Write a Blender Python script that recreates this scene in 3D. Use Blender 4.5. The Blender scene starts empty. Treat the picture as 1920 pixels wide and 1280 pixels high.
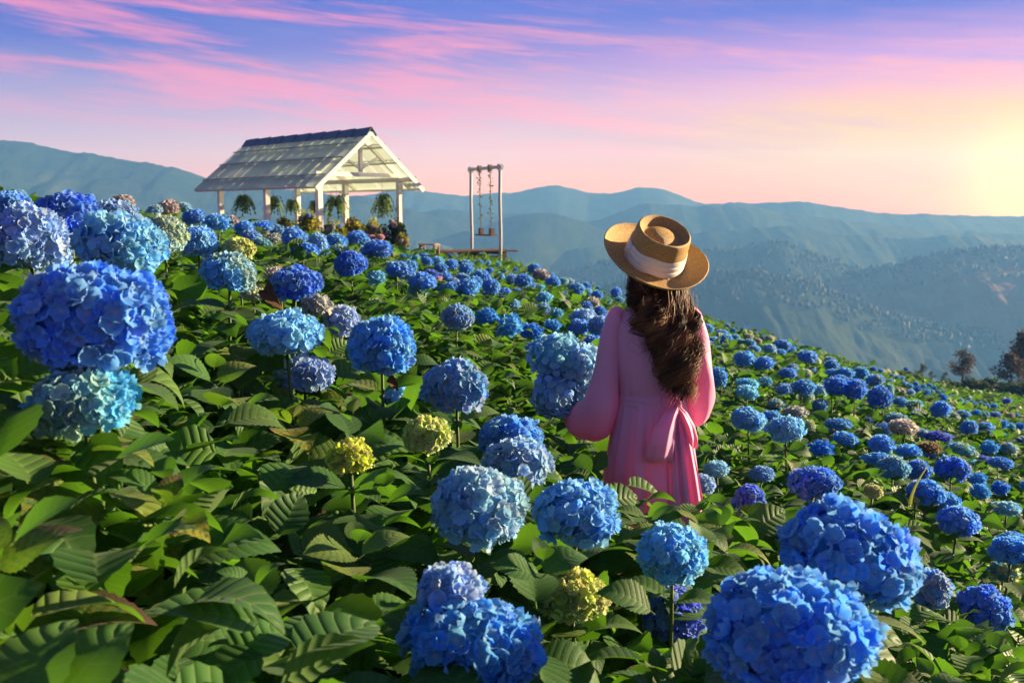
import bpy, math, random
import numpy as np
from mathutils import Matrix, Vector, Quaternion, Euler

random.seed(7); RNG = np.random.default_rng(7)
scene = bpy.context.scene
COL = scene.collection
R = math.radians

# ------------------------------------------------------------------ camera
F = 35.0 / 36.0 * 1920.0                 # focal length in photo pixels
PITCH = math.atan(240.0 / F)             # horizon lies 240 px above the middle of the photo
FWD = np.array([0, math.cos(PITCH), -math.sin(PITCH)])
UPV = np.array([0, math.sin(PITCH), math.cos(PITCH)])
cam_d = bpy.data.cameras.new('camera'); cam = bpy.data.objects.new('camera', cam_d); COL.objects.link(cam)
cam_d.lens = 35; cam_d.sensor_width = 36; cam_d.clip_start = 0.05; cam_d.clip_end = 20000
cam_d.dof.use_dof = True; cam_d.dof.focus_distance = 3.7; cam_d.dof.aperture_fstop = 7.0
cam.rotation_euler = (math.pi / 2 - PITCH, 0, 0)
scene.camera = cam

# ------------------------------------------------------------------ exposure
EXPO = 1.75
scene.view_settings.view_transform = 'Standard'; scene.view_settings.look = 'None'
scene.view_settings.exposure = EXPO; scene.view_settings.gamma = 1; scene.view_settings.use_curve_mapping = False
scene.cycles.use_denoising = True
scene.cycles.max_bounces = 8; scene.cycles.diffuse_bounces = 3; scene.cycles.glossy_bounces = 2
scene.cycles.transmission_bounces = 6; scene.cycles.transparent_max_bounces = 8; scene.cycles.volume_bounces = 0

def lin(r, g, b, k=1.0):
    f = lambda c: (c / 255 / 12.92) if c / 255 <= .04045 else ((c / 255 + .055) / 1.055) ** 2.4
    return (f(r) * k, f(g) * k, f(b) * k, 1.0)

class NT:
    """small helper round a node tree"""
    def __init__(s, t): s.t = t; s.n = t.nodes; s.l = t.links
    def new(s, typ, ins=None, **kw):
        n = s.n.new(typ)
        for k, v in kw.items(): setattr(n, k, v)
        for k, v in (ins or {}).items():
            if isinstance(v, bpy.types.NodeSocket): s.l.new(v, n.inputs[k])
            else: n.inputs[k].default_value = v
        return n
    def math(s, op, a, b=0.0, c=0.0, clamp=False):
        n = s.new('ShaderNodeMath', {0: a, 1: b, 2: c}, operation=op); n.use_clamp = clamp
        return n.outputs[0]
    def mix(s, fac, a, b, mode='MIX'):
        n = s.new('ShaderNodeMix', None, data_type='RGBA', blend_type=mode)
        for i, v in ((0, fac), (6, a), (7, b)):
            if isinstance(v, bpy.types.NodeSocket): s.l.new(v, n.inputs[i])
            else: n.inputs[i].default_value = v
        return n.outputs[2]
    def ramp(s, fac, stops, interp='LINEAR'):
        n = s.new('ShaderNodeValToRGB', {0: fac}); cr = n.color_ramp; cr.interpolation = interp
        while len(cr.elements) < len(stops): cr.elements.new(.5)
        for e, (p, c) in zip(cr.elements, stops):
            e.position = p; e.color = c if len(c) == 4 else (*c, 1)
        return n.outputs[0]
    def smooth(s, x, lo, hi):
        n = s.new('ShaderNodeMapRange', {0: x, 1: lo, 2: hi, 3: 0.0, 4: 1.0}, interpolation_type='SMOOTHSTEP')
        return n.outputs[0]
    def noise(s, vec, scale, detail=3, rough=.5, dist=0.0):
        return s.new('ShaderNodeTexNoise', {'Vector': vec, 'Scale': scale, 'Detail': detail, 'Roughness': rough, 'Distortion': dist}).outputs[0]

# ------------------------------------------------------------------ sun and sky
SUN_AZ, SUN_EL = 68.0, 14.5              # degrees right of the view direction, above the horizon
sd = bpy.data.lights.new('sun', 'SUN'); sun = bpy.data.objects.new('sun', sd); COL.objects.link(sun)
sd.energy = 5.0; sd.angle = R(0.6); sd.color = (1.0, .81, .56)
sv = Vector((math.sin(R(SUN_AZ)) * math.cos(R(SUN_EL)), math.cos(R(SUN_AZ)) * math.cos(R(SUN_EL)), math.sin(R(SUN_EL))))
sun.rotation_euler = sv.to_track_quat('Z', 'Y').to_euler()

world = bpy.data.worlds.new('World'); scene.world = world; world.use_nodes = True
def build_sky():
    w = NT(world.node_tree); w.n.clear()
    k = .92 / 2 ** EXPO
    S = lambda r, g, b, q=1.0: lin(r, g, b, k * q)
    d = w.new('ShaderNodeTexCoord').outputs['Generated']
    sep = w.new('ShaderNodeSeparateXYZ', {0: d}); x, y, z = sep.outputs
    a = R(27.0)
    c = w.math('ADD', w.math('MULTIPLY', x, math.sin(a)), w.math('MULTIPLY', y, math.cos(a)))     # towards the glow
    el = w.math('MAXIMUM', z, 0.0)
    t = w.math('POWER', el, .5)                      # .2 -> .447
    p = lambda v: math.sqrt(v)
    left = w.ramp(t, [(0, S(238, 132, 116)), (p(.035), S(226, 140, 158)), (p(.075), S(186, 148, 205)), (p(.12), S(146, 122, 205)), (p(.155), S(62, 64, 202)), (p(.20), S(28, 56, 200)), (p(.42), S(64, 84, 160)), (1, S(66, 84, 130))])
    mid = w.ramp(t, [(0, S(255, 136, 60, 1.2)), (p(.03), S(250, 156, 118, 1.05)), (p(.07), S(224, 172, 196)), (p(.115), S(198, 140, 205)), (p(.155), S(130, 92, 208)), (p(.195), S(64, 66, 210)), (p(.42), S(64, 84, 160)), (1, S(66, 84, 130))])
    right = w.ramp(t, [(0, S(250, 100, 0, 1.1)), (p(.022), S(248, 140, 10, .95)), (p(.045), S(236, 148, 80, .9)), (p(.065), S(226, 142, 140, .9)), (p(.105), S(232, 160, 196)), (p(.145), S(196, 120, 214)), (p(.185), S(58, 44, 205)), (p(.42), S(66, 84, 160)), (1, S(66, 84, 130))])
    ca = w.smooth(c, .62, .90); cb = w.smooth(c, .86, .99)
    base = w.mix(cb, w.mix(ca, left, mid), right)
    # streaks of high cloud: thin layers, leaning down towards the glow
    zz = w.math('ADD', z, w.math('MULTIPLY', x, .10))
    v0 = w.new('ShaderNodeCombineXYZ', {0: w.math('MULTIPLY', x, 2.0), 1: w.math('MULTIPLY', y, 2.0), 2: w.math('MULTIPLY', zz, 17.0)}).outputs[0]
    n0 = w.noise(v0, 1.0, 4, .5, .8)
    v1 = w.new('ShaderNodeCombineXYZ', {0: w.math('MULTIPLY', x, 4.5), 1: w.math('MULTIPLY', y, 4.5), 2: w.math('MULTIPLY', zz, 52.0)}).outputs[0]
    n1 = w.noise(v1, 1.0, 5, .6, .9)
    v2 = w.new('ShaderNodeCombineXYZ', {0: w.math('MULTIPLY', x, 14.0), 1: w.math('MULTIPLY', y, 14.0), 2: w.math('MULTIPLY', zz, 150.0)}).outputs[0]
    n2 = w.noise(v2, 1.0, 5, .65, .6)
    n = w.math('ADD', w.math('MULTIPLY', n0, .45), w.math('ADD', w.math('MULTIPLY', n1, .37), w.math('MULTIPLY', n2, .18)))
    band = w.math('MULTIPLY', w.smooth(zz, .02, .10), w.math('SUBTRACT', 1.0, w.smooth(zz, .155, .235)))
    cl = w.math('MULTIPLY', w.smooth(n, .45, .60), band)
    pink = w.mix(w.smooth(c, .80, .985), S(246, 124, 176), S(255, 150, 165))
    gold = w.mix(w.smooth(zz, .105, .150), S(252, 196, 90, .92), pink)
    ccol = w.mix(w.smooth(c, .93, .985), pink, gold)
    base = w.mix(w.math('MULTIPLY', cl, .85), base, ccol)
    # darker violet gaps between
    ds = w.math('MULTIPLY', w.smooth(w.math('SUBTRACT', 1.0, n), .53, .66), w.math('MULTIPLY', band, .55))
    base = w.mix(ds, base, S(110, 104, 204))
    # the broad golden veil on the side of the glow
    veil = w.math('MULTIPLY', w.smooth(c, .945, .995), w.math('MULTIPLY', w.smooth(z, .025, .06), w.math('SUBTRACT', 1.0, w.smooth(z, .085, .125))))
    base = w.mix(w.math('MULTIPLY', veil, w.math('ADD', .08, w.math('MULTIPLY', w.smooth(n, .38, .55), .87))), base, S(250, 190, 60, .9))
    # glow round the setting sun
    c3 = w.math('ADD', c, w.math('MULTIPLY', z, .02))
    g1 = w.math('POWER', w.math('MAXIMUM', w.math('MULTIPLY', c3, 1.0), 0.0), 900.0)
    g2 = w.math('POWER', w.math('MAXIMUM', c3, 0.0), 170.0)
    add = w.mix(1.0, base, w.mix(w.math('MINIMUM', g1, 1.0), (0, 0, 0, 1), S(255, 180, 40, 1.8)), 'ADD')
    low = w.math('SUBTRACT', 1.0, w.smooth(z, .0, .16))
    add = w.mix(w.math('MULTIPLY', g2, w.math('MULTIPLY', low, .5)), add, S(255, 190, 50, 1.0))
    below = w.smooth(z, -.25, -.02)
    col = w.mix(below, S(70, 80, 96, .6), add)
    sky = w.new('ShaderNodeTexSky'); sky.sky_type = 'NISHITA'; sky.sun_disc = False
    sky.sun_elevation = R(SUN_EL); sky.sun_rotation = R(SUN_AZ)
    b1 = w.new('ShaderNodeBackground', {0: sky.outputs[0], 1: .006})
    b2 = w.new('ShaderNodeBackground', {0: col, 1: 1.0})
    o = w.new('ShaderNodeOutputWorld'); s = w.new('ShaderNodeAddShader', {0: b1.outputs[0], 1: b2.outputs[0]})
    w.l.new(s.outputs[0], o.inputs[0])
build_sky()

# ------------------------------------------------------------------ helpers
def P(px, py, d):
    """the place d metres in front of the lens that the photo shows at px, py"""
    xc = (px - 960.0) / F * d; yc = (640.0 - py) / F * d
    return np.array([xc, 0, 0]) + yc * UPV + d * FWD
def proj(p):
    p = np.asarray(p); d = p @ FWD
    return 960 + F * p[..., 0] / d, 640 - F * (p @ UPV) / d, d

def mesh_np(name, V, Fc, mat=None, uv=None, tint=None, smooth=True):
    V = np.ascontiguousarray(V, dtype=np.float32); Fc = np.ascontiguousarray(Fc, dtype=np.int32)
    me = bpy.data.meshes.new(name); m, k = Fc.shape
    me.vertices.add(len(V)); me.vertices.foreach_set('co', V.ravel())
    me.loops.add(m * k); me.loops.foreach_set('vertex_index', Fc.ravel())
    me.polygons.add(m); me.polygons.foreach_set('loop_start', np.arange(0, m * k, k, dtype=np.int32))
    if smooth: me.polygons.foreach_set('use_smooth', np.ones(m, dtype=bool))
    if uv is not None:
        l = me.uv_layers.new(name='UVMap'); l.data.foreach_set('uv', np.ascontiguousarray(np.asarray(uv, dtype=np.float32)[Fc.ravel()]).ravel())
    if tint is not None:
        a = me.attributes.new('tint', 'FLOAT', 'POINT'); a.data.foreach_set('value', np.ascontiguousarray(tint, dtype=np.float32))
    me.update(calc_edges=True)
    if mat: me.materials.append(mat)
    return me
class Shape:
    """collects quads and triangles into one mesh"""
    def __init__(s): s.v = []; s.f = []
    def add(s, V, Fs):
        b = len(s.v); s.v += [tuple(map(float, p)) for p in V]; s.f += [tuple(int(i) + b for i in f) for f in Fs]; return s
    def box(s, c, size, M=None):
        x, y, z = [q / 2 for q in size]
        V = np.array([(-x, -y, -z), (x, -y, -z), (x, y, -z), (-x, y, -z), (-x, -y, z), (x, -y, z), (x, y, z), (-x, y, z)])
        if M is not None: V = V @ np.asarray(M).T
        return s.add(V + np.asarray(c), [(0, 3, 2, 1), (4, 5, 6, 7), (0, 1, 5, 4), (1, 2, 6, 5), (2, 3, 7, 6), (3, 0, 4, 7)])
    def beam(s, a, b, w, h, up=(0, 0, 1)):
        a, b = np.asarray(a, float), np.asarray(b, float); t = b - a; L = np.linalg.norm(t); t /= L
        u = np.cross(np.asarray(up, float), t)
        if np.linalg.norm(u) < 1e-6: u = np.cross((1.0, 0, 0), t)
        u /= np.linalg.norm(u); n = np.cross(t, u)
        return s.box((a + b) / 2, (L, w, h), np.stack([t, u, n], 1))
    def tube(s, pts, rad, n=8, cap=True):
        V, Fs = tube_vf(pts, rad, n, cap); return s.add(V, Fs)
    def mesh(s, name, mat, smooth=False, bevel=0):
        me = bpy.data.meshes.new(name); me.from_pydata(s.v, [], s.f); me.update()
        if smooth: me.polygons.foreach_set('use_smooth', np.ones(len(me.polygons), dtype=bool))
        me.materials.append(mat); return me
def tube_vf(pts, rad, n=8, cap=True):
    pts = np.asarray(pts, float); m = len(pts)
    rad = np.broadcast_to(np.asarray(rad, float), (m,)) if np.ndim(rad) < 2 else np.asarray(rad)
    T = np.gradient(pts, axis=0); T /= np.linalg.norm(T, axis=1)[:, None] + 1e-9
    ref = np.array([0, 0, 1.0]) if abs(T[0, 2]) < .9 else np.array([1.0, 0, 0])
    u = np.cross(ref, T[0]); u /= np.linalg.norm(u); V = []
    for i in range(m):
        u = u - T[i] * (u @ T[i]); u /= np.linalg.norm(u) + 1e-9; w = np.cross(T[i], u)
        for k in range(n):
            a = 2 * math.pi * k / n
            V.append(pts[i] + rad[i] * (math.cos(a) * u + math.sin(a) * w))
    Fs = [(i * n + k, i * n + (k + 1) % n, (i + 1) * n + (k + 1) % n, (i + 1) * n + k) for i in range(m - 1) for k in range(n)]
    if cap:
        V += [pts[0], pts[-1]]; a, b = len(V) - 2, len(V) - 1
        Fs += [(a, (k + 1) % n, k) for k in range(n)] + [(b, (m - 1) * n + k, (m - 1) * n + (k + 1) % n) for k in range(n)]
    return V, Fs
def put(name, me, parent=None, loc=(0, 0, 0), M=None, kind=None, color=None):
    o = bpy.data.objects.new(name, me); COL.objects.link(o)
    if parent is not None: o.parent = parent
    if M is not None: o.matrix_basis = M
    else: o.location = [float(q) for q in loc]
    if kind: o['kind'] = kind
    if color is not None: o.color = (*color[:3], color[3] if len(color) > 3 else 1.0)
    return o
def thing(name, label, cat, loc=(0, 0, 0), rz=0.0, group=None, me=None):
    o = bpy.data.objects.new(name, me); COL.objects.link(o); o.location = [float(q) for q in loc]; o.rotation_euler = (0, 0, rz)
    o['label'] = label; o['category'] = cat
    if group: o['group'] = group
    return o
def frame(x, y, z, o, s=1.0):
    """matrix with the given axes (unit vectors), place and scale"""
    M = Matrix.Identity(4)
    for i in range(3):
        M[i][0] = float(x[i]) * s; M[i][1] = float(y[i]) * s; M[i][2] = float(z[i]) * s; M[i][3] = float(o[i])
    return M
def vnoise(x, y, seed=0):
    x = np.asarray(x, float); y = np.asarray(y, float)
    xi = np.floor(x).astype(np.int64); yi = np.floor(y).astype(np.int64); fx = x - xi; fy = y - yi
    fx = fx * fx * (3 - 2 * fx); fy = fy * fy * (3 - 2 * fy)
    def h(a, b):
        n = (a * 374761393 + b * 668265263 + seed * 974634533) & 0x7fffffff
        n = ((n ^ (n >> 13)) * 1274126177) & 0x7fffffff
        return ((n ^ (n >> 16)) & 0xffff) / 65535.0
    return (h(xi, yi) * (1 - fx) + h(xi + 1, yi) * fx) * (1 - fy) + (h(xi, yi + 1) * (1 - fx) + h(xi + 1, yi + 1) * fx) * fy
def fbm(x, y, o=4, seed=0):
    s = 0; a = .5; t = 0
    for i in range(o):
        s = s + a * vnoise(x * 2 ** i, y * 2 ** i, seed + i * 17); t += a; a *= .5
    return s / t - .5

# ------------------------------------------------------------------ the lie of the land
SKY_PY = []
_cols = {
    -500: [(340, 9), (370, 4.2), (440, 2.7), (600, 1.8), (800, 1.5), (1280, 1.1)],
    0: [(366, 9), (392, 4.6), (455, 3.0), (600, 2.0), (760, 1.7), (1000, 1.5), (1280, 1.25)],
    320: [(388, 12), (412, 8), (440, 5.0), (475, 3.9), (560, 2.9), (700, 2.3), (900, 1.85), (1280, 1.35)],
    640: [(440, 25), (452, 11), (500, 5.8), (600, 4.0), (700, 3.2), (800, 2.75), (900, 2.4), (1000, 2.05), (1280, 1.4)],
    960: [(500, 28), (522, 15), (545, 11), (585, 7.5), (640, 5.6), (720, 4.3), (800, 3.5), (880, 2.95), (960, 2.5), (1100, 2.1), (1280, 1.55)],
    1280: [(578, 26), (612, 15), (652, 10), (720, 7.3), (800, 5.8), (900, 4.4), (1000, 3.2), (1100, 2.55), (1280, 1.75)],
    1600: [(666, 30), (702, 16), (740, 10.5), (800, 7.7), (880, 5.9), (960, 4.6), (1100, 3.0), (1280, 1.95)],
    1920: [(728, 42), (780, 18), (822, 11.5), (900, 7.6), (1000, 5.2), (1100, 4.3), (1180, 3.6), (1280, 2.9)],
    2400: [(850, 48), (900, 20), (960, 12), (1060, 8), (1200, 5.5), (1400, 4.0), (1600, 3.2)],
}
_T = []
for px, kn in _cols.items():
    pts = np.array([P(px, py, d) for py, d in kn])[::-1]
    s = (px - 960.0) / F / math.cos(PITCH)
    # beyond the crest the land drops away below the line of sight
    y0, z0 = pts[-1][1], pts[-1][2]; sl = z0 / y0
    drop = .30 if px < 1500 else (.13 if px < 1800 else .05)
    ys = list(pts[:, 1]) + [y0 * 1.25, y0 * 2, y0 * 4]
    zs = list(pts[:, 2]) + [z0 + y0 * .25 * (sl - drop * .4), z0 + y0 * (sl - drop), z0 + 3 * y0 * (sl - drop * 1.5)]
    _T.append((s, np.log(np.array(ys)), np.array(zs)))
_S = np.array([t[0] for t in _T])
_LY = np.linspace(math.log(.8), math.log(190), 260)
_ZT = np.array([np.interp(_LY, t[1], t[2]) for t in _T])
for _ in range(6):                        # soften the knots along each line of sight
    _ZT[:, 1:-1] = .25 * _ZT[:, :-2] + .5 * _ZT[:, 1:-1] + .25 * _ZT[:, 2:]
_SG = np.linspace(_S[0], _S[-1], 120)
_ZG = np.array([np.interp(_SG, _S, _ZT[:, j]) for j in range(len(_LY))]).T
for _ in range(30):
    _ZG[1:-1] = .25 * _ZG[:-2] + .5 * _ZG[1:-1] + .25 * _ZG[2:]
def bump(x, y):
    """the knoll that carries the pavilion and the swing"""
    ax, ay, bx, by = -5.4, 33.6, -0.2, 31.2
    t = np.clip(((x - ax) * (bx - ax) + (y - ay) * (by - ay)) / ((bx - ax) ** 2 + (by - ay) ** 2), 0, 1)
    return np.exp(-((x - ax - t * (bx - ax)) ** 2 + (y - ay - t * (by - ay)) ** 2) / (2 * 2.6 ** 2))
def canopy(x, y):
    """height of the tops of the hydrangeas"""
    x = np.asarray(x, float); y = np.asarray(y, float)
    return _canopy0(x, y) + .55 * bump(x, y)
def _canopy0(x, y):
    x = np.asarray(x, float); y = np.maximum(np.asarray(y, float), .85)
    s = np.clip(x / y, _SG[0], _SG[-1] - 1e-6); l = np.clip(np.log(y), _LY[0], _LY[-1] - 1e-6)
    i = (s - _SG[0]) / (_SG[1] - _SG[0]); j = (l - _LY[0]) / (_LY[1] - _LY[0])
    i0 = np.clip(i.astype(int), 0, 118); j0 = np.clip(j.astype(int), 0, 258); a = i - i0; b = j - j0
    return (_ZG[i0, j0] * (1 - a) + _ZG[i0 + 1, j0] * a) * (1 - b) + (_ZG[i0, j0 + 1] * (1 - a) + _ZG[i0 + 1, j0 + 1] * a) * b
PLANT_H = .85
def ground(x, y):
    x = np.asarray(x, float); y = np.asarray(y, float)
    return _canopy0(x, y) - PLANT_H + 1.45 * bump(x, y)
_LIFT = []
def tops(x, y):
    """the plants' tops, drawn up to the near blooms that stand above them"""
    z = canopy(x, y)
    if len(_LIFT):
        num = 0; den = .35
        for a, b, r in _LIFT:
            w = np.exp(-((x - a) ** 2 + (y - b) ** 2) / (2 * .22 ** 2)); num = num + w * r; den = den + w
        z = z + num / den
    return z
def on_canopy(px, py, lift=0.0):
    """first depth at which the line of sight meets the plants' tops"""
    ds = np.exp(np.linspace(math.log(1.0), math.log(60), 400))
    pts = np.array([P(px, py, d) for d in ds]); g = pts[:, 2] - (canopy(pts[:, 0], pts[:, 1]) + lift)
    k = np.argmax(g < 0) if (g < 0).any() else int(np.argmin(g))
    return ds[k]

# ------------------------------------------------------------------ materials
def material(name, build):
    m = bpy.data.materials.new(name); m.use_nodes = True; w = NT(m.node_tree); w.n.clear()
    out = w.new('ShaderNodeOutputMaterial'); r = build(w)
    if isinstance(r, tuple):
        w.l.new(r[0], out.inputs[0])
        if r[1] is not None: w.l.new(r[1], out.inputs[2])
    else: w.l.new(r, out.inputs[0])
    return m
def princ(w, col, rough=.6, spec=.4, normal=None, **kw):
    ins = {'Base Color': col, 'Roughness': rough, 'Specular IOR Level': spec}
    if normal is not None: ins['Normal'] = normal
    ins.update(kw)
    return w.new('ShaderNodeBsdfPrincipled', ins).outputs[0]
def bumped(w, h, strength=.4, dist=.01): return w.new('ShaderNodeBump', {'Strength': strength, 'Distance': dist, 'Height': h}).outputs[0]
def blend(w, f, a, b): return w.new('ShaderNodeMixShader', {0: f, 1: a, 2: b}).outputs[0]
def simple(name, col, rough=.6, var=.25, scale=8.0, spec=.4, bump=.15, trans=0.0):
    def b(w):
        o = w.new('ShaderNodeTexCoord').outputs['Object']; n = w.noise(o, scale, 5, .6)
        c = w.mix(n, tuple(q * (1 - var) for q in col[:3]) + (1,), tuple(min(1, q * (1 + var)) for q in col[:3]) + (1,))
        s = princ(w, c, rough, spec, bumped(w, n, bump, .02))
        return blend(w, trans, s, w.new('ShaderNodeBsdfTranslucent', {0: c}).outputs[0]) if trans else s
    return material(name, b)

def leaf_mat(name, fine):
    def b(w):
        oi = w.new('ShaderNodeObjectInfo')
        if fine:
            uv = w.new('ShaderNodeUVMap').outputs[0]; s = w.new('ShaderNodeSeparateXYZ', {0: uv}); u, v, _ = s.outputs
            av = w.math('ABSOLUTE', v)
            ph = w.math('MULTIPLY', w.math('SUBTRACT', u, w.math('MULTIPLY', av, w.math('ADD', .13, w.math('MULTIPLY', av, .06)))), 8.5)
            tri = w.math('ABSOLUTE', w.math('SUBTRACT', w.math('FRACT', ph), .5))              # 0 at the vein
            vein = w.math('SUBTRACT', 1.0, w.smooth(tri, .02, .09))
            mid = w.math('SUBTRACT', 1.0, w.smooth(av, .02, .07))
            net = w.new('ShaderNodeTexVoronoi', {'Vector': w.new('ShaderNodeCombineXYZ', {0: w.math('MULTIPLY', u, 30.0), 1: w.math('MULTIPLY', v, 13.0), 2: w.math('MULTIPLY', oi.outputs['Random'], 40.0)}).outputs[0], 'Scale': 1.0}, feature='DISTANCE_TO_EDGE').outputs[0]
            netm = w.math('SUBTRACT', 1.0, w.smooth(net, .02, .14))
            veins = w.math('MAXIMUM', vein, mid)
            rnd = oi.outputs['Random']
            o = w.new('ShaderNodeTexCoord').outputs['Object']
            nz = w.noise(w.new('ShaderNodeVectorMath', {0: o, 1: w.new('ShaderNodeCombineXYZ', {0: w.math('MULTIPLY', rnd, 19.0), 1: rnd, 2: 0.0}).outputs[0]}, operation='ADD').outputs[0], 14.0, 3)
            h = w.math('ADD', w.math('MULTIPLY', w.math('POWER', w.math('SUBTRACT', .5, tri), 2.0), -3.0), w.math('MULTIPLY', netm, -.22))
            nrm = bumped(w, h, .30, .005)
            c = w.mix(w.math('MULTIPLY', rnd, 1.0), (.014, .080, .010, 1), (.030, .122, .014, 1))
            c = w.mix(w.math('MULTIPLY', netm, .25), c, (.09, .18, .03, 1))
            c = w.mix(w.math('MULTIPLY', veins, .34), c, (.15, .26, .06, 1))
            # ageing: the object colour's alpha says how far the leaf has yellowed, red how far it has browned at the tip
            sc = w.new('ShaderNodeSeparateColor', {0: oi.outputs['Color']})
            yel = w.math('MULTIPLY', oi.outputs['Alpha'], w.smooth(w.math('ADD', nz, w.math('MULTIPLY', tri, .5)), .42, .72))
            c = w.mix(yel, c, (.34, .30, .03, 1))
            br = w.math('MULTIPLY', sc.outputs[0], w.smooth(w.math('ADD', w.math('MULTIPLY', u, .8), w.math('ADD', w.math('MULTIPLY', nz, .8), w.math('MULTIPLY', av, .35))), .95, 1.15))
            c = w.mix(br, c, (.07, .035, .02, 1))
        else:
            g = w.new('ShaderNodeNewGeometry'); rnd = g.outputs['Random Per Island']
            c = w.ramp(rnd, [(0, (.014, .072, .009)), (.6, (.030, .118, .013)), (.9, (.060, .155, .016)), (1, (.16, .22, .03))])
            uv = w.new('ShaderNodeUVMap').outputs[0]; s = w.new('ShaderNodeSeparateXYZ', {0: uv}); u, v, _ = s.outputs
            av = w.math('ABSOLUTE', v)
            tri = w.math('ABSOLUTE', w.math('SUBTRACT', w.math('FRACT', w.math('MULTIPLY', w.math('SUBTRACT', u, w.math('MULTIPLY', av, .16)), 7.0)), .5))
            mo = w.noise(w.new('ShaderNodeTexCoord').outputs['Object'], 26.0, 4, .6)
            c = w.mix(w.math('MULTIPLY', w.smooth(mo, .4, .7), .35), c, (.07, .13, .03, 1))
            c = w.mix(w.math('MULTIPLY', w.math('MAXIMUM', w.math('SUBTRACT', 1.0, w.smooth(av, .02, .08)), w.math('SUBTRACT', 1.0, w.smooth(tri, .02, .10))), .42), c, (.14, .24, .05, 1))
            nrm = bumped(w, w.math('MULTIPLY', w.math('POWER', w.math('SUBTRACT', .5, tri), 2.0), -3.0), .6, .006)
        back = w.new('ShaderNodeNewGeometry').outputs['Backfacing']
        c2 = w.mix(w.math('MULTIPLY', back, .45), c, (.14, .22, .07, 1))
        s1 = princ(w, c2, .58, .30, nrm, **{'Sheen Weight': .06})
        tr = w.new('ShaderNodeBsdfTranslucent', {0: w.mix(.62, c, (.17, .44, .015, 1))}).outputs[0]
        return blend(w, .36, s1, tr)
    return material(name, b)
M_LEAF = leaf_mat('hydrangea leaf', True)
M_LEAFS = leaf_mat('hydrangea leaves far', False)

def petal_mat(name, joined):
    def b(w):
        oi = w.new('ShaderNodeObjectInfo'); base = oi.outputs['Color']
        if joined:
            t = w.new('ShaderNodeAttribute', None, attribute_name='tint').outputs['Fac']
            t2 = w.math('FRACT', w.math('MULTIPLY', t, 7.13))
            # alpha of the object's colour: how much of the bloom is still cream and green
            al = w.math('SUBTRACT', 1.0, oi.outputs['Alpha'])
            fl = w.smooth(w.math('SUBTRACT', w.math('MULTIPLY', al, 1.3), t2), -.12, .25)
            base = w.mix(fl, base, (.50, .55, .22, 1))
        else:
            t = oi.outputs['Random']
        uv = w.new('ShaderNodeUVMap').outputs[0]; s = w.new('ShaderNodeSeparateXYZ', {0: uv}); u, v, _ = s.outputs
        vv = w.math('ABSOLUTE', v)
        lum = w.new('ShaderNodeHueSaturation', {'Hue': w.math('ADD', .5, w.math('MULTIPLY', w.math('SUBTRACT', t, .5), .035)), 'Saturation': w.math('ADD', .86, w.math('MULTIPLY', t, .2)), 'Value': w.math('ADD', .72, w.math('MULTIPLY', t, .55)), 'Color': base}).outputs[0]
        c = w.mix(w.math('MULTIPLY', w.math('SUBTRACT', 1.0, w.smooth(u, .02, .42)), .45), lum, (.52, .66, .66, 1))
        lit_rim = w.smooth(w.math('MAXIMUM', u, w.math('MULTIPLY', vv, .9)), .86, 1.0)
        c = w.mix(w.math('MULTIPLY', lit_rim, .30), c, (.45, .62, .85, 1))  # petal edges coloured paler, painting in the light that catches them
        st = w.math('ABSOLUTE', w.math('SUBTRACT', w.math('FRACT', w.math('MULTIPLY', v, 4.0)), .5))
        nrm = bumped(w, st, .12, .002)
        s1 = princ(w, c, .65, .18, nrm, **{'Sheen Weight': .12})
        tr = w.new('ShaderNodeBsdfTranslucent', {0: w.mix(.25, c, (.35, .5, .85, 1)) if False else c}).outputs[0]
        return blend(w, .42, s1, tr)
    return material(name, b)
M_PETAL = petal_mat('hydrangea petals', False)
M_PETALS = petal_mat('hydrangea petals joined', True)
M_CORE = material('hydrangea bloom core', lambda w: princ(w, w.mix(1.0, w.new('ShaderNodeObjectInfo').outputs['Color'], (.5, .6, .55, 1), 'MULTIPLY'), .8, .1))
def stem_b(w):
    o = w.new('ShaderNodeTexCoord').outputs['Object']; z = w.new('ShaderNodeSeparateXYZ', {0: o}).outputs[2]
    n = w.noise(o, 30.0, 4)
    c = w.mix(w.smooth(w.math('ADD', z, w.math('MULTIPLY', n, .25)), .35, .75), (.07, .042, .022, 1), (.06, .10, .022, 1))
    return princ(w, c, .55, .3, bumped(w, n, .3, .004))
M_STEM = material('hydrangea stem', stem_b)
M_SOIL = simple('dark soil', (.045, .032, .022), .95, .4, 3.0, .1, .6)
def ground_b(w):
    o = w.new('ShaderNodeTexCoord').outputs['Object']; n = w.noise(o, 1.7, 6, .65); n2 = w.noise(o, .12, 4)
    c = w.mix(n, (.016, .012, .008, 1), (.035, .026, .017, 1)); c = w.mix(w.smooth(n2, .4, .6), c, (.030, .055, .012, 1))
    return princ(w, c, .95, .1, bumped(w, n, .6, .05))
M_GROUND = material('field soil', ground_b)

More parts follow.
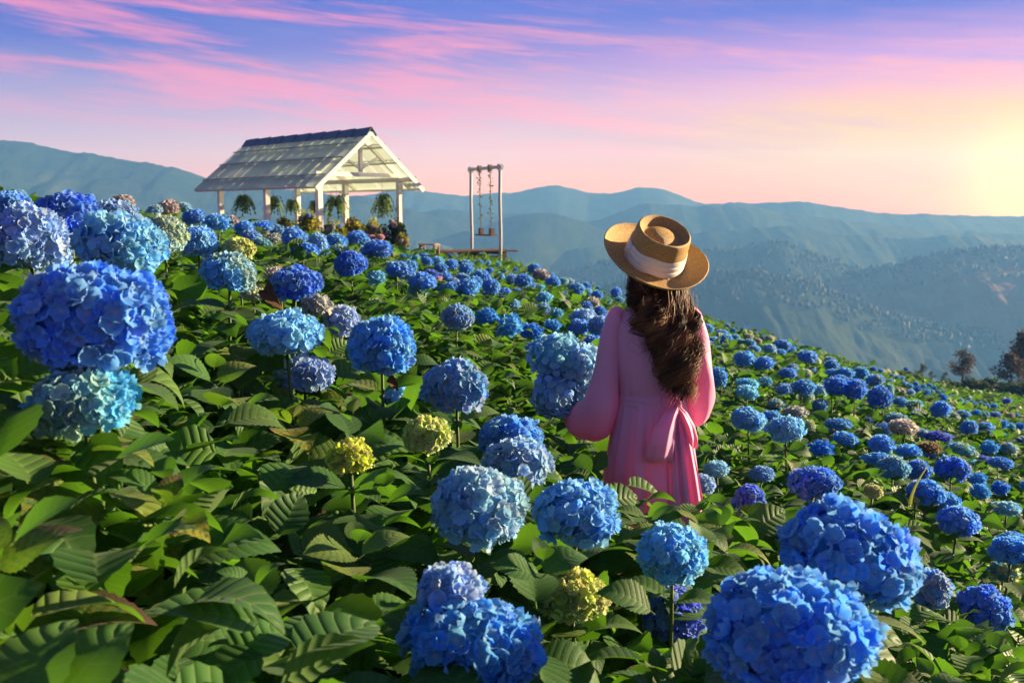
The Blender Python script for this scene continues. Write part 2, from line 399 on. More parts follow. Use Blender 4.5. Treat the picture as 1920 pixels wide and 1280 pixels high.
# ------------------------------------------------------------------ the field's ground
def build_ground():
    sx = np.concatenate([np.linspace(-.95, 1.25, 130)]); yy = np.concatenate([np.linspace(-14, .6, 14), np.exp(np.linspace(math.log(.9), math.log(190), 120))])
    V = []
    for y in yy:
        for s in sx:
            x = s * max(abs(y), 0) if y > 6 else s * (6 + (6 - y) * .6)
            V.append((x, y, float(0)))
    V = np.array(V); V[:, 2] = ground(V[:, 0], np.maximum(V[:, 1], .3)) + .06 * fbm(V[:, 0] * 1.3, V[:, 1] * 1.3, 4, 3)
    n = len(sx); m = len(yy)
    Fc = np.array([(j * n + i, j * n + i + 1, (j + 1) * n + i + 1, (j + 1) * n + i) for j in range(m - 1) for i in range(n - 1)])
    o = put('field_ground', mesh_np('field_ground', V, Fc, M_GROUND), kind='structure'); o['label'] = 'dark soil of the sloping hydrangea field'
build_ground()

# ------------------------------------------------------------------ leaves
def leaf_arrays(nu, nv, wid, fold, bend, quilt, serr, twist=0.0, tip=1.0):
    """an ovate leaf one unit long, from its stalk along +x"""
    V = []; U = []
    us = np.linspace(0, 1, nu + 1)
    for i, u in enumerate(us):
        prof = math.sin(math.pi * min(1, u ** .82)) ** .85 * (1 - .25 * u) + .012
        if u > .86: prof *= 1 - ((u - .86) / .14) ** 2 * .35
        for j in range(-nv, nv + 1):
            v = j / nv; wv = wid * prof * v
            if abs(j) == nv and 0 < i < nu: wv *= 1 + (serr if i % 2 else -serr)
            ph = (u - abs(v) * (.13 + .06 * abs(v))) * 9.5; q = abs((ph % 1) - .5)
            z = fold * abs(wv) - quilt * (.5 - q) ** 2 * 4 * math.sin(math.pi * min(1, abs(v) + .05)) * (prof)
            x = .10 + .9 * u
            # bend downwards along the length
            th = bend * u * u; tw = twist * u
            y2 = wv * math.cos(tw) - z * math.sin(tw); z2 = wv * math.sin(tw) + z * math.cos(tw)
            V.append((.10 + .9 * (math.sin(th) / bend if abs(bend) > 1e-3 and False else u * math.cos(th * .5)), y2, z2 - .9 * u * math.sin(th * .5))); U.append((u, v))
    n = 2 * nv + 1
    Fs = [(i * n + j, (i + 1) * n + j, (i + 1) * n + j + 1, i * n + j + 1) for i in range(nu) for j in range(n - 1)]
    # stalk
    b = len(V); r = .012
    for x in (0.0, .12):
        for k in range(4): V.append((x, r * math.cos(k * math.pi / 2), -.012 + r * math.sin(k * math.pi / 2))); U.append((.5, 0.0))
    Fs += [(b + k, b + (k + 1) % 4, b + 4 + (k + 1) % 4, b + 4 + k) for k in range(4)]
    return np.array(V), np.array(Fs), np.array(U)
LEAF = []
for k in range(8):
    a = (.36 + .035 * (k % 3), .10 + .14 * RNG.random(), .35 + .75 * RNG.random(), .008 + .006 * RNG.random(), .055, RNG.uniform(-.5, .5))
    LEAF.append(mesh_np('leaf', *[q for q in leaf_arrays(26, 5, *a)][:2], M_LEAF, uv=leaf_arrays(26, 5, *a)[2]))
LEAF_MED = [leaf_arrays(9, 2, .38, .25, b, .0, 0.0, t) for b, t in ((.5, .3), (1.0, -.4), (.3, .4), (.8, 0))]
LEAF_MED = [(V[:50], Fs[:36], U[:50]) for V, Fs, U in LEAF_MED]
LEAF_FINE = [leaf_arrays(12, 3, .37 + .03 * (i % 2), .2, b, .010, .045, t) for i, (b, t) in enumerate(((.5, .3), (1.0, -.4), (.3, .4), (.8, 0), (1.2, .5)))]
LEAF_FINE = [(V[:91], Fs[:72], U[:91]) for V, Fs, U in LEAF_FINE]
LEAF_LOW = [leaf_arrays(4, 1, .36, .22, b, 0.0, 0.0, t) for b, t in ((.5, .2), (1.0, -.3), (.2, .3), (.8, 0))]
def strip_stalk(L):  # leave the stalk off small far leaves
    V, Fs, U = L; return V[:15], Fs[:8], U[:15]
LEAF_LOW = [strip_stalk(L) for L in LEAF_LOW]
LEAF_TINY = [(np.array([(0, 0, 0), (.5, .36, .10), (1, 0, -.18), (.5, -.36, .10), (.55, 0, 0)]), np.array([(0, 4, 1, 1), (0, 3, 4, 4), (4, 2, 1, 1), (3, 2, 4, 4)]), np.array([(0, 0), (.5, 1), (1, 0), (.5, -1), (.5, 0)]))]
def tri_fix(Fs): return np.array([f[:3] for f in Fs])
LEAF_TINY = [(V, tri_fix(Fs), U) for V, Fs, U in LEAF_TINY]

def leaf_frame(az, el, roll=0.0):
    """axes of a leaf that points to azimuth az, raised by el, rolled about its length"""
    x = np.array([math.cos(az) * math.cos(el), math.sin(az) * math.cos(el), math.sin(el)])
    y = np.array([-math.sin(az), math.cos(az), 0]); z = np.cross(x, y)
    c, s = math.cos(roll), math.sin(roll)
    return x, c * y + s * z, c * z - s * y
def many_leaves(pos, az, el, roll, size, protos):
    """arrays of one mesh that holds a leaf at every place"""
    k = len(protos); Vs, Fs, Us = [], [], []; base = 0
    idx = np.arange(len(pos)) % k
    for q in range(k):
        s = idx == q; V, Fc, U = protos[q]
        if not s.any(): continue
        a, e, r = az[s], el[s], roll[s]
        x = np.stack([np.cos(a) * np.cos(e), np.sin(a) * np.cos(e), np.sin(e)], 1); y = np.stack([-np.sin(a), np.cos(a), 0 * a], 1); z = np.cross(x, y)
        c, sn = np.cos(r)[:, None], np.sin(r)[:, None]; y, z = c * y + sn * z, c * z - sn * y
        W = (V[None, :, 0, None] * x[:, None] + V[None, :, 1, None] * y[:, None] + V[None, :, 2, None] * z[:, None]) * size[s][:, None, None] + pos[s][:, None]
        m = len(a); Vs.append(W.reshape(-1, 3)); Fs.append((Fc[None] + (np.arange(m) * len(V))[:, None, None] + base).reshape(-1, Fc.shape[1])); Us.append(np.tile(U, (m, 1)))
        base += m * len(V)
    return np.concatenate(Vs), np.concatenate(Fs), np.concatenate(Us)

# ------------------------------------------------------------------ florets
def floret_arrays(n, cup, ruffle, seed):
    """four broad overlapping petals; radius about one unit, facing +z"""
    r = np.random.default_rng(seed); V = []; Fs = []; U = []
    for p in range(4):
        a0 = p * math.pi / 2 + r.uniform(-.12, .12); sz = r.uniform(.9, 1.08); lift = .05 * (p % 2); cu = cup * r.uniform(.6, 1.4); ph = r.uniform(0, 6)
        b = len(V)
        for i in range(n + 1):
            for j in range(n + 1):
                u = i / n; v = 2 * j / n - 1
                hw = .62 * math.sin(math.pi * (.16 + .62 * u)) ** .8 * (.35 + .75 * min(1, u * 1.6)) * (1 if u < .8 else 1 - .38 * ((u - .8) / .2) ** 2)
                L = u * (1 - .20 * v * v * u)
                x = L * sz; y = hw * v * sz
                z = lift + cu * (u * u * .55 + .35 * v * v * u) + ruffle * math.sin(3.1 * v + ph + 2 * u) * u
                V.append((x * math.cos(a0) - y * math.sin(a0), x * math.sin(a0) + y * math.cos(a0), z)); U.append((u, v))
        w = n + 1
        Fs += [(b + i * w + j, b + (i + 1) * w + j, b + (i + 1) * w + j + 1, b + i * w + j + 1) for i in range(n) for j in range(n)]
    return np.array(V), np.array(Fs), np.array(U)
FLORET = []
for k in range(6):
    V, Fs, U = floret_arrays(5, RNG.uniform(.45, 1.15), .09, 40 + k)
    FLORET.append(mesh_np('floret', V, Fs, M_PETAL, uv=U))
FLO_LOW = [floret_arrays(2, c, .06, 60 + i) for i, c in enumerate((.5, .8, 1.1))]

def ball_points(n, seed, zmin=-.75):
    i = np.arange(n * 2); ga = math.pi * (3 - math.sqrt(5)); k = np.arange(n)
    z = 1 - (k + .5) / n * (1 - zmin); r = np.sqrt(np.maximum(0, 1 - z * z)); a = k * ga + seed
    return np.stack([r * np.cos(a), r * np.sin(a), z], 1)
def ico(sub=2):
    import bmesh
    bm = bmesh.new(); bmesh.ops.create_icosphere(bm, subdivisions=sub, radius=1.0)
    V = np.array([v.co[:] for v in bm.verts]); Fc = np.array([[v.index for v in f.verts] for f in bm.faces]); bm.free(); return V, Fc
ICO1, ICO2, ICO3 = ico(1), ico(2), ico(3)
def lumps(D, seed):
    return 1 - .10 * np.clip(-D[:, 2], 0, 1) + .24 * (fbm(D[:, 0] * 2.2 + 5 * seed, D[:, 1] * 2.2 + D[:, 2] * 3.1, 2, seed)) * 2
def axes_of(nrm, spin):
    nrm = nrm / np.linalg.norm(nrm); ref = np.array([0, 0, 1.0]) if abs(nrm[2]) < .9 else np.array([1.0, 0, 0])
    u = np.cross(ref, nrm); u /= np.linalg.norm(u); v = np.cross(nrm, u); c, s = math.cos(spin), math.sin(spin)
    return c * u + s * v, c * v - s * u, nrm
def joined_bloom(n, seed, fl=None):
    """a whole flower head of unit radius as one mesh"""
    rg = np.random.default_rng(seed); D = ball_points(n, seed, -.8); lm = lumps(D, seed); Vs, Fs, Us, Ts = [], [], [], []; b = 0
    fr = (4 * .95 / n) ** .5 * 1.12
    V0, F0 = ICO2; Vs.append(V0 * .84 * np.array([1, 1, .95])); Fs.append(np.stack([F0[:, 0], F0[:, 1], F0[:, 2], F0[:, 2]], 1)); Us.append(np.full((len(V0), 2), .5)); Ts.append(np.full(len(V0), .1)); b = len(V0)
    Q = []
    for k in range(n):
        V, Fc, U = (fl or FLO_LOW)[k % 3]; nn = D[k] + rg.normal(0, .38, 3)
        x, y, z = axes_of(nn, rg.uniform(0, 6.28)); s = fr * rg.uniform(.82, 1.18)
        W = (V[:, :1] * x + V[:, 1:2] * y + V[:, 2:] * z) * s + D[k] * (.86 * lm[k] + rg.uniform(-.05, .06))
        Vs.append(W); Q.append(Fc + b); Us.append(U); Ts.append(np.full(len(V), rg.random())); b += len(V)
    core = Fs[0][:, :3]; tri = np.concatenate([core] + [np.concatenate([q[:, [0, 1, 2]], q[:, [0, 2, 3]]]) for q in Q])
    return np.concatenate(Vs), tri, np.concatenate(Us), np.concatenate(Ts)
BLOOM = []
for k in range(7):
    V, Fs, U, T = joined_bloom(72 + 6 * (k % 3), 11 + k); BLOOM.append(mesh_np('flower_head', V, Fs, M_PETALS, uv=U, tint=T))

# colours of the blooms: linear base colour, cream share
TONE = {'blue': ((.100, .390, .86), .0), 'deep': ((.058, .260, .79), .0), 'sky': ((.19, .56, .91), .05), 'skypale': ((.32, .58, .86), .15),
        'pale': ((.26, .56, .86), .12), 'dusty': ((.16, .39, .76), .08), 'lilac': ((.26, .48, .86), .04), 'violet': ((.085, .18, .74), .0),
        'aqua': ((.12, .50, .80), .44), 'teal': ((.17, .46, .68), .22), 'cream': ((.42, .60, .66), .5), 'limepale': ((.50, .62, .36), .75),
        'lime': ((.60, .62, .05), 1.0), 'beige': ((.46, .44, .44), .0), 'brown': ((.36, .22, .09), .0), 'pink': ((.60, .36, .42), .0)}
WORD = {'blue': 'bright blue', 'deep': 'deep blue', 'sky': 'sky blue', 'skypale': 'pale sky blue', 'pale': 'whitish blue', 'dusty': 'dusty blue', 'lilac': 'lilac', 'violet': 'violet blue', 'aqua': 'aqua',
        'teal': 'teal grey', 'cream': 'cream and blue', 'limepale': 'lime and white', 'lime': 'yellow lime', 'beige': 'withered beige', 'brown': 'dried brown', 'pink': 'faded pink'}
def tone_jit(t, amt=.10):
    c, a = TONE[t]; j = 1 + random.uniform(-amt, amt); return (min(.9, c[0] * j * random.uniform(.85, 1.2)), min(.9, c[1] * j * random.uniform(.92, 1.1)), min(.9, c[2] * j), 1 - a)

# ------------------------------------------------------------------ where the blooms stand (photo place, size and tone of each)
HEADS = '''178 610 306 225 blue .30 | huge bright blue hydrangea bloom bulging just above the aqua one
157 757 212 125 aqua .20 | aqua hydrangea with cream flecks directly under the huge bright blue bloom
55 457 165 150 pale .26 | big whitish blue hydrangea cut off by the edge beside the round sky blue one
228 462 180 130 sky .26 | round sky blue hydrangea behind the top of the huge bright blue bloom
132 412 130 96 deep .22 | dark blue hydrangea rising behind the whitish blue bloom at the edge
18 386 90 50 blue .20 | blue hydrangea half hidden behind the big whitish blue bloom at the edge
33 367 36 22 teal .17 | little teal hydrangea highest against the blue mountain, above the edge of the field
215 400 84 50 pale .2 | pale blue hydrangea below the withered grey one on the skyline
310 442 90 78 cream .2 | greenish white hydrangea squeezed between two sky blue blooms
372 456 72 70 sky .2 | sky blue hydrangea ending the cluster of big blooms, behind the aqua green one
446 468 66 42 limepale .16 | lime and pale blue hydrangea standing alone in front of withered pinkish blooms
430 514 108 74 aqua .19 | aqua hydrangea with a green patch, leaning over a ribbed leaf
474 553 46 30 cream .12 | small creamy bloom tucked under the aqua hydrangea with a green patch
553 534 108 64 deep .2 | wide dark blue hydrangea beside a crumpled brown leaf
515 514 42 28 beige .13 | pinkish beige hydrangea peeping out behind the wide dark blue one
526 550 46 24 beige .11 | faded pink bloom in front of the wide dark blue hydrangea
592 576 62 40 beige .15 | faded beige hydrangea behind two upright green leaves
641 604 76 62 skypale .17 | pale sky blue hydrangea touching the round blue one beside it
536 629 150 86 sky .24 | wide flat sky blue hydrangea in front of the faded beige one
571 704 116 70 lilac .2 | light lilac blue hydrangea under the wide flat sky blue one
716 651 138 120 blue .23 | round bright blue hydrangea in the middle of the field, with a leaf at its side
733 743 76 56 pale .15 | small pale blue hydrangea with a dry brown petal beneath the round bright blue one
856 726 133 116 dusty .22 | dusty blue hydrangea with tan tipped petals standing in deep shade
856 596 64 54 dusty .18 | round dusty blue hydrangea alone among green leaves, above the tan tipped one
658 498 62 50 deep .17 | round dark blue hydrangea held above the leaves below the pavilion
551 448 50 44 blue .18 | blue hydrangea largest of the cluster right below the pavilion posts
1591 1040 256 226 blue .26 | huge deep blue hydrangea behind the nearest bright one at the bottom
1482 1186 326 238 blue .28 | nearest bright blue hydrangea cut off by the bottom edge
1261 1041 145 118 sky .2 | light blue hydrangea with a pale top between leaves under the pink dress
1264 1162 124 124 violet .18 | violet blue hydrangea beside the nearest bright blue one
1072 1118 134 104 limepale .17 | lime yellow and white young hydrangea in front of a big ribbed leaf
846 1112 120 92 lilac .115 | whitish lilac bloom on top of the blue one at the bottom edge
890 1214 280 160 blue .26 | blue hydrangea with pale patches at the bottom edge beneath the lilac bloom
1082 967 168 130 sky .22 | sky blue hydrangea just below the hem of the pink dress
895 956 196 156 skypale .24 | sky blue hydrangea with white flecks, foremost of the group of four
960 826 136 92 blue .22 | bright blue hydrangea at the back of the group of four
966 876 152 112 pale .23 | whitish blue hydrangea in the middle of the group of four
657 860 86 68 lime .108 | yellow lime young hydrangea bloom, the yellowest in the field
800 816 94 66 limepale .135 | lime green young hydrangea beside the group of four
455 678 16 14 lime .03 | tiny yellow hydrangea bud in the middle of a leaf rosette
1406 940 62 62 violet .17 | round purple blue hydrangea right of the pink dress hem
1526 906 100 58 deep .22 | wide dark blue hydrangea directly behind the huge deep blue bloom
1344 879 48 30 skypale .15 | pale blue hydrangea at the side of the sash tails
1429 889 46 32 dusty .15 | dusty pale blue hydrangea behind the purple blue one
1320 909 44 40 lilac .14 | lilac hydrangea touching the pink skirt
1403 788 66 44 sky .18 | sky blue hydrangea nearest the woman\'s elbow on the sunny side
1474 806 72 48 sky .18 | sky blue hydrangea in front of a withered grey beige one, level with the sash
1490 775 48 28 beige .15 | withered grey beige hydrangea behind a sky blue one, level with the sash
1736 925 72 46 blue .2 | blue hydrangea at the top of a diagonal line of three above the huge bloom
1772 945 60 40 blue .18 | blue hydrangea in the middle of the diagonal line of three
1796 977 82 54 blue .2 | blue hydrangea at the bottom of the diagonal line of three
1747 1110 66 88 dusty .13 | dusty blue hydrangea peeking out from behind the huge deep blue bloom
1846 1143 104 84 deep .22 | dark blue hydrangea standing alone near the lower right corner
1882 1070 58 42 aqua .15 | small aqua lime hydrangea in front of a blue one near the edge
1897 1032 84 52 blue .2 | blue hydrangea behind the small aqua lime one near the edge
1900 1010 56 24 blue .18 | blue hydrangea topmost of the pile at the edge above the aqua lime one
1917 1182 34 42 deep .17 | dark blue hydrangea cut by the edge beside the lone dark blue one
1919 1108 24 34 teal .15 | teal hydrangea sliver cut by the edge above the dark blue one
1888 953 50 28 pale .17 | whitish blue flat hydrangea alone near the edge
1637 921 38 28 lime .09 | yellow lime bud cluster above the shoulder of the huge deep blue bloom
1715 937 18 12 lime .05 | tiny yellow lime bud left of the diagonal line of three
1675 879 62 46 teal .19 | teal grey hydrangea between two dark blue ones on the slope
1784 879 66 44 deep .2 | dark blue hydrangea farthest to the side of the teal grey one on the slope
1720 882 50 42 deep .18 | dark blue hydrangea tucked beside the teal grey one'''
FAR = '''232 380 38 26 beige
315 390 37 28 beige
290 395 28 20 skypale
345 389 28 16 skypale
365 408 41 28 blue
406 418 43 32 blue
434 416 24 20 beige
433 428 18 14 teal
458 427 34 22 blue
494 425 34 20 blue
471 445 38 24 dusty
494 437 22 12 beige
520 432 26 20 dusty
490 456 36 20 teal
512 450 30 22 beige
572 470 48 28 blue
596 456 34 34 lilac
604 467 26 26 blue
631 453 40 26 blue
634 468 34 17 aqua
670 449 40 28 blue
707 468 52 34 deep
697 445 14 9 pink
714 445 14 10 pink
750 507 52 30 blue
729 498 20 14 teal
770 500 26 22 blue
792 529 50 32 blue
783 546 36 24 teal
841 541 36 22 blue
860 543 18 14 violet
877 540 42 32 blue
893 529 24 22 blue
921 538 30 28 blue
946 551 28 20 blue
913 555 18 16 deep
969 547 16 12 deep
1021 559 28 22 sky
1082 542 28 22 blue
1099 537 18 14 blue
1120 554 22 18 blue
1102 549 18 14 sky
1156 549 20 18 blue
1163 563 18 12 sky
1097 576 28 20 deep
1124 587 24 24 deep
1110 569 26 22 beige
1094 598 44 36 pale
1124 613 40 38 dusty
1086 615 38 30 blue
1112 645 38 30 blue
1018 580 26 22 dusty
1000 575 22 11 violet
959 571 28 22 lilac
944 576 20 14 lilac
982 567 16 12 skypale
873 565 15 16 skypale
1003 505 28 20 blue
1014 516 30 20 beige
1037 528 26 18 blue
1033 517 14 10 blue
1055 528 20 14 teal
1068 528 16 12 skypale
982 527 32 24 blue
993 535 20 13 blue
961 524 22 18 lilac
937 518 18 14 sky
904 519 30 26 blue
918 508 16 12 blue
899 493 15 11 blue
874 505 26 22 blue
873 494 26 12 dusty
847 496 24 18 blue
826 503 24 18 blue
821 489 24 14 sky
801 490 20 16 blue
796 481 18 12 blue
808 514 26 16 violet
818 523 22 12 pink
834 519 26 16 blue
851 529 24 14 lilac
868 520 26 14 lilac
779 482 16 10 sky
766 482 12 9 sky
755 480 12 9 blue
945 509 14 10 skypale
956 517 14 11 blue
972 520 14 10 blue
1327 617 20 18 blue
1353 626 22 14 blue
1361 638 28 20 blue
1378 633 18 12 dusty
1387 640 18 10 teal
1403 631 18 11 cream
1406 642 20 12 dusty
1420 639 16 10 beige
1431 634 12 9 teal
1443 635 16 12 cream
1415 654 22 12 sky
1335 641 26 18 blue
1328 650 24 18 skypale
1350 657 24 14 blue
1396 673 37 27 blue
1432 682 38 25 blue
1454 691 15 20 beige
1374 663 16 10 lilac
1371 673 10 8 lime
1384 680 12 9 lime
1429 666 10 8 lime
1443 654 24 16 pale
1467 647 28 20 blue
1479 653 26 14 blue
1464 661 18 12 blue
1514 669 36 22 blue
1477 700 32 20 blue
1484 689 24 14 lilac
1495 701 18 16 blue
1510 701 22 18 cream
1523 695 14 8 blue
1559 700 24 16 blue
1559 684 24 18 blue
1557 675 20 12 teal
1585 700 28 20 blue
1613 700 30 22 blue
1634 712 20 18 blue
1507 726 40 26 blue
1512 743 28 20 cream
1537 733 26 24 pale
1555 732 18 14 limepale
1567 725 36 34 deep
1601 730 42 36 deep
1578 710 26 14 blue
1348 709 30 36 blue
1357 695 18 16 deep
1401 720 36 20 sky
1401 736 40 24 sky
1454 758 28 18 teal
1350 746 12 7 lilac
1445 780 36 18 blue
1537 761 28 22 dusty
1642 713 32 20 dusty
1650 746 44 38 deep
1667 731 18 22 teal
1688 754 24 18 blue
1715 759 28 16 teal
1718 775 24 14 blue
1764 768 36 28 blue
1786 783 24 20 beige
1807 777 26 14 blue
1817 802 30 26 blue
1849 803 28 20 blue
1828 788 16 14 cream
1888 752 14 10 deep
1868 777 18 10 dusty
1699 692 9 7 deep
1681 786 40 22 teal
1693 801 48 30 beige
1660 804 32 18 blue
1620 763 16 16 teal
1516 801 24 26 cream
1571 795 44 20 blue
1572 807 34 14 lilac
1586 823 42 24 blue
1613 812 30 18 beige
1620 831 28 16 skypale
1652 834 44 32 blue
1643 860 44 22 blue
1704 846 42 24 blue
1739 854 30 14 blue
1742 840 40 22 brown
1820 870 26 16 sky
1804 841 42 20 teal
1817 851 30 14 cream
1846 862 26 13 violet
1878 868 40 17 blue
1778 847 20 14 teal
1726 813 26 18 teal
1758 818 46 18 violet
1776 835 26 14 blue
1752 832 22 14 cream
1710 824 24 16 cream
1891 841 28 22 teal
1914 828 22 20 deep
1460 896 16 24 blue
1669 862 22 12 blue
1540 790 22 14 lilac
1604 770 20 14 blue
1632 790 24 14 lilac
1586 745 16 12 blue
1545 752 16 12 lilac'''
near, far = [], []
for l in HEADS.strip().splitlines():
    if l.startswith('#'): continue
    a, lab = l.split('|'); px, py, w, h, t, sz = a.split()
    px, py, w, h, sz = float(px), float(py), float(w), float(h), float(sz)
    d = F * sz / w; dc = on_canopy(px, py + h * .3, .02)
    if w < 75: d = math.exp(.4 * math.log(d) + .6 * math.log(dc))
    near.append(dict(px=px, py=py, w=w, h=h, tone=t, d=d, label=lab.strip()))
for l in FAR.strip().splitlines():
    px, py, w, h, t = l.split(); px, py, w, h = map(float, (px, py, w, h))
    dc = on_canopy(px, py + h * .3, .03); d0 = F * .165 / max(w, 1.3 * h)
    d = math.exp(.7 * math.log(dc) + .3 * math.log(d0)); d = min(max(d, dc * .75), dc * 1.25)
    far.append(dict(px=px, py=py, w=w * 1.04, h=h * 1.06, tone=t, d=d, label=None))
for q in near:
    c = P(q['px'], q['py'], q['d']); _LIFT.append((c[0], c[1], float(np.clip(c[2] - q['h'] * q['d'] / F * .5 - .03 - canopy(c[0], c[1]), -.25, .5))))
# what a leaf may not cover: (px, py, half width, half height, depth)
KEEP = [(q['px'], q['py'], q['w'] * .44, q['h'] * .42, q['d'] - q['w'] * q['d'] / F * .35) for q in near + far]
WOMAN_D = 3.85
N_BLOOM = len(KEEP)
KEEP += [(1228, 690, 92, 130, WOMAN_D - .15), (1218, 850, 88, 88, WOMAN_D - .3), (1225, 480, 98, 75, WOMAN_D), (1310, 720, 34, 90, WOMAN_D - .1), (1115, 720, 48, 105, WOMAN_D - .1), (1062, 708, 60, 76, WOMAN_D - .1), (1225, 905, 88, 38, WOMAN_D - .3)]
KEEP = np.array(KEEP)
def covers(p, shrink=1.0, keep=None):
    """which of the places p would hide a bloom or the woman"""
    p = np.atleast_2d(p); x, y, d = proj(p); bad = (d < .75) & (d > 0)
    for k in (KEEP if keep is None else keep):
        bad |= (d < k[4]) & (((x - k[0]) / (k[2] * shrink)) ** 2 + ((y - k[1]) / (k[3] * shrink)) ** 2 < 1)
    return bad

# names for the small blooms: their tone, the part of the field, and their turn from the left
def region(q):
    px, py = q['px'], q['py']
    if px < 480: return 'on the mountain skyline' if py < 440 else 'near the pavilion corner'
    if px < 740 and py < 478: return 'at the pavilion foot'
    if px < 1000 and py < 512: return 'below the swing platform'
    if px < 930: return 'above the round dusty bloom'
    if px < 1060: return 'above the bouquet'
    if px < 1180: return 'beside the hat' if py < 560 else 'above the puffed sleeve'
    if px < 1460: return 'behind the woman' if py < 690 else 'level with her sash'
    if py < 720: return 'under the green ridge'
    if py < 790: return 'in the lower middle rows'
    return 'above the huge deep blue bloom'
ORD = 'first second third fourth fifth sixth seventh eighth ninth tenth eleventh twelfth thirteenth fourteenth fifteenth sixteenth seventeenth eighteenth nineteenth twentieth'.split()
def label_far():
    g = {}
    for q in far: g.setdefault((q['tone'], region(q)), []).append(q)
    for (t, r), L in g.items():
        L.sort(key=lambda q: q['px'])
        for i, q in enumerate(L):
            head = f'small {WORD[t]} hydrangea {r}'
            q['label'] = ('only ' + head) if len(L) == 1 else (f'{ORD[i]} {head}, from the left')
label_far()

# ------------------------------------------------------------------ build the hydrangeas
random.seed(21)
GROUP = 'hydrangeas blooming on the hillside'
def stem_mesh(h, lean, r0, r1, only=False):
    t = np.linspace(0, 1, 7)[:, None]; pts = np.concatenate([lean[0] * (t ** 1.6), lean[1] * (t ** 1.6), h * t], 1)
    pts[:, :2] += np.sin(t * 5 + h * 9) * .012 * (1 - t)
    if only: return None, pts
    return Shape().tube(pts, np.linspace(r0 * .8, r1 * .8, 7), 7).mesh('stem', M_STEM, True), pts
def leaf_color(yellow=None, brown=0.0):
    y = yellow if yellow is not None else (random.random() ** 5) * .5
    return (brown, 0, 0, y)
def add_leaf(root, base, az, el, size, roll=None, color=None, world0=None, k=None, check=True, shrink=1.0):
    """one leaf of the plant; base is local to the plant"""
    roll = random.uniform(-.45, .45) if roll is None else roll
    x, y, z = leaf_frame(az, el, roll)
    if True:
        b = np.asarray(world0) + base
        if covers(np.array([b + x * size * .5, b + x * size * .95 - z * size * .15, b + x * size * .6 + y * size * .25, b + x * size * .6 - y * size * .25]), shrink, None if check else KEEP[:N_BLOOM]).any(): return None
    return put('leaf', LEAF[random.randrange(8) if k is None else k], root, M=frame(x, y, z, base, size), color=color or leaf_color())
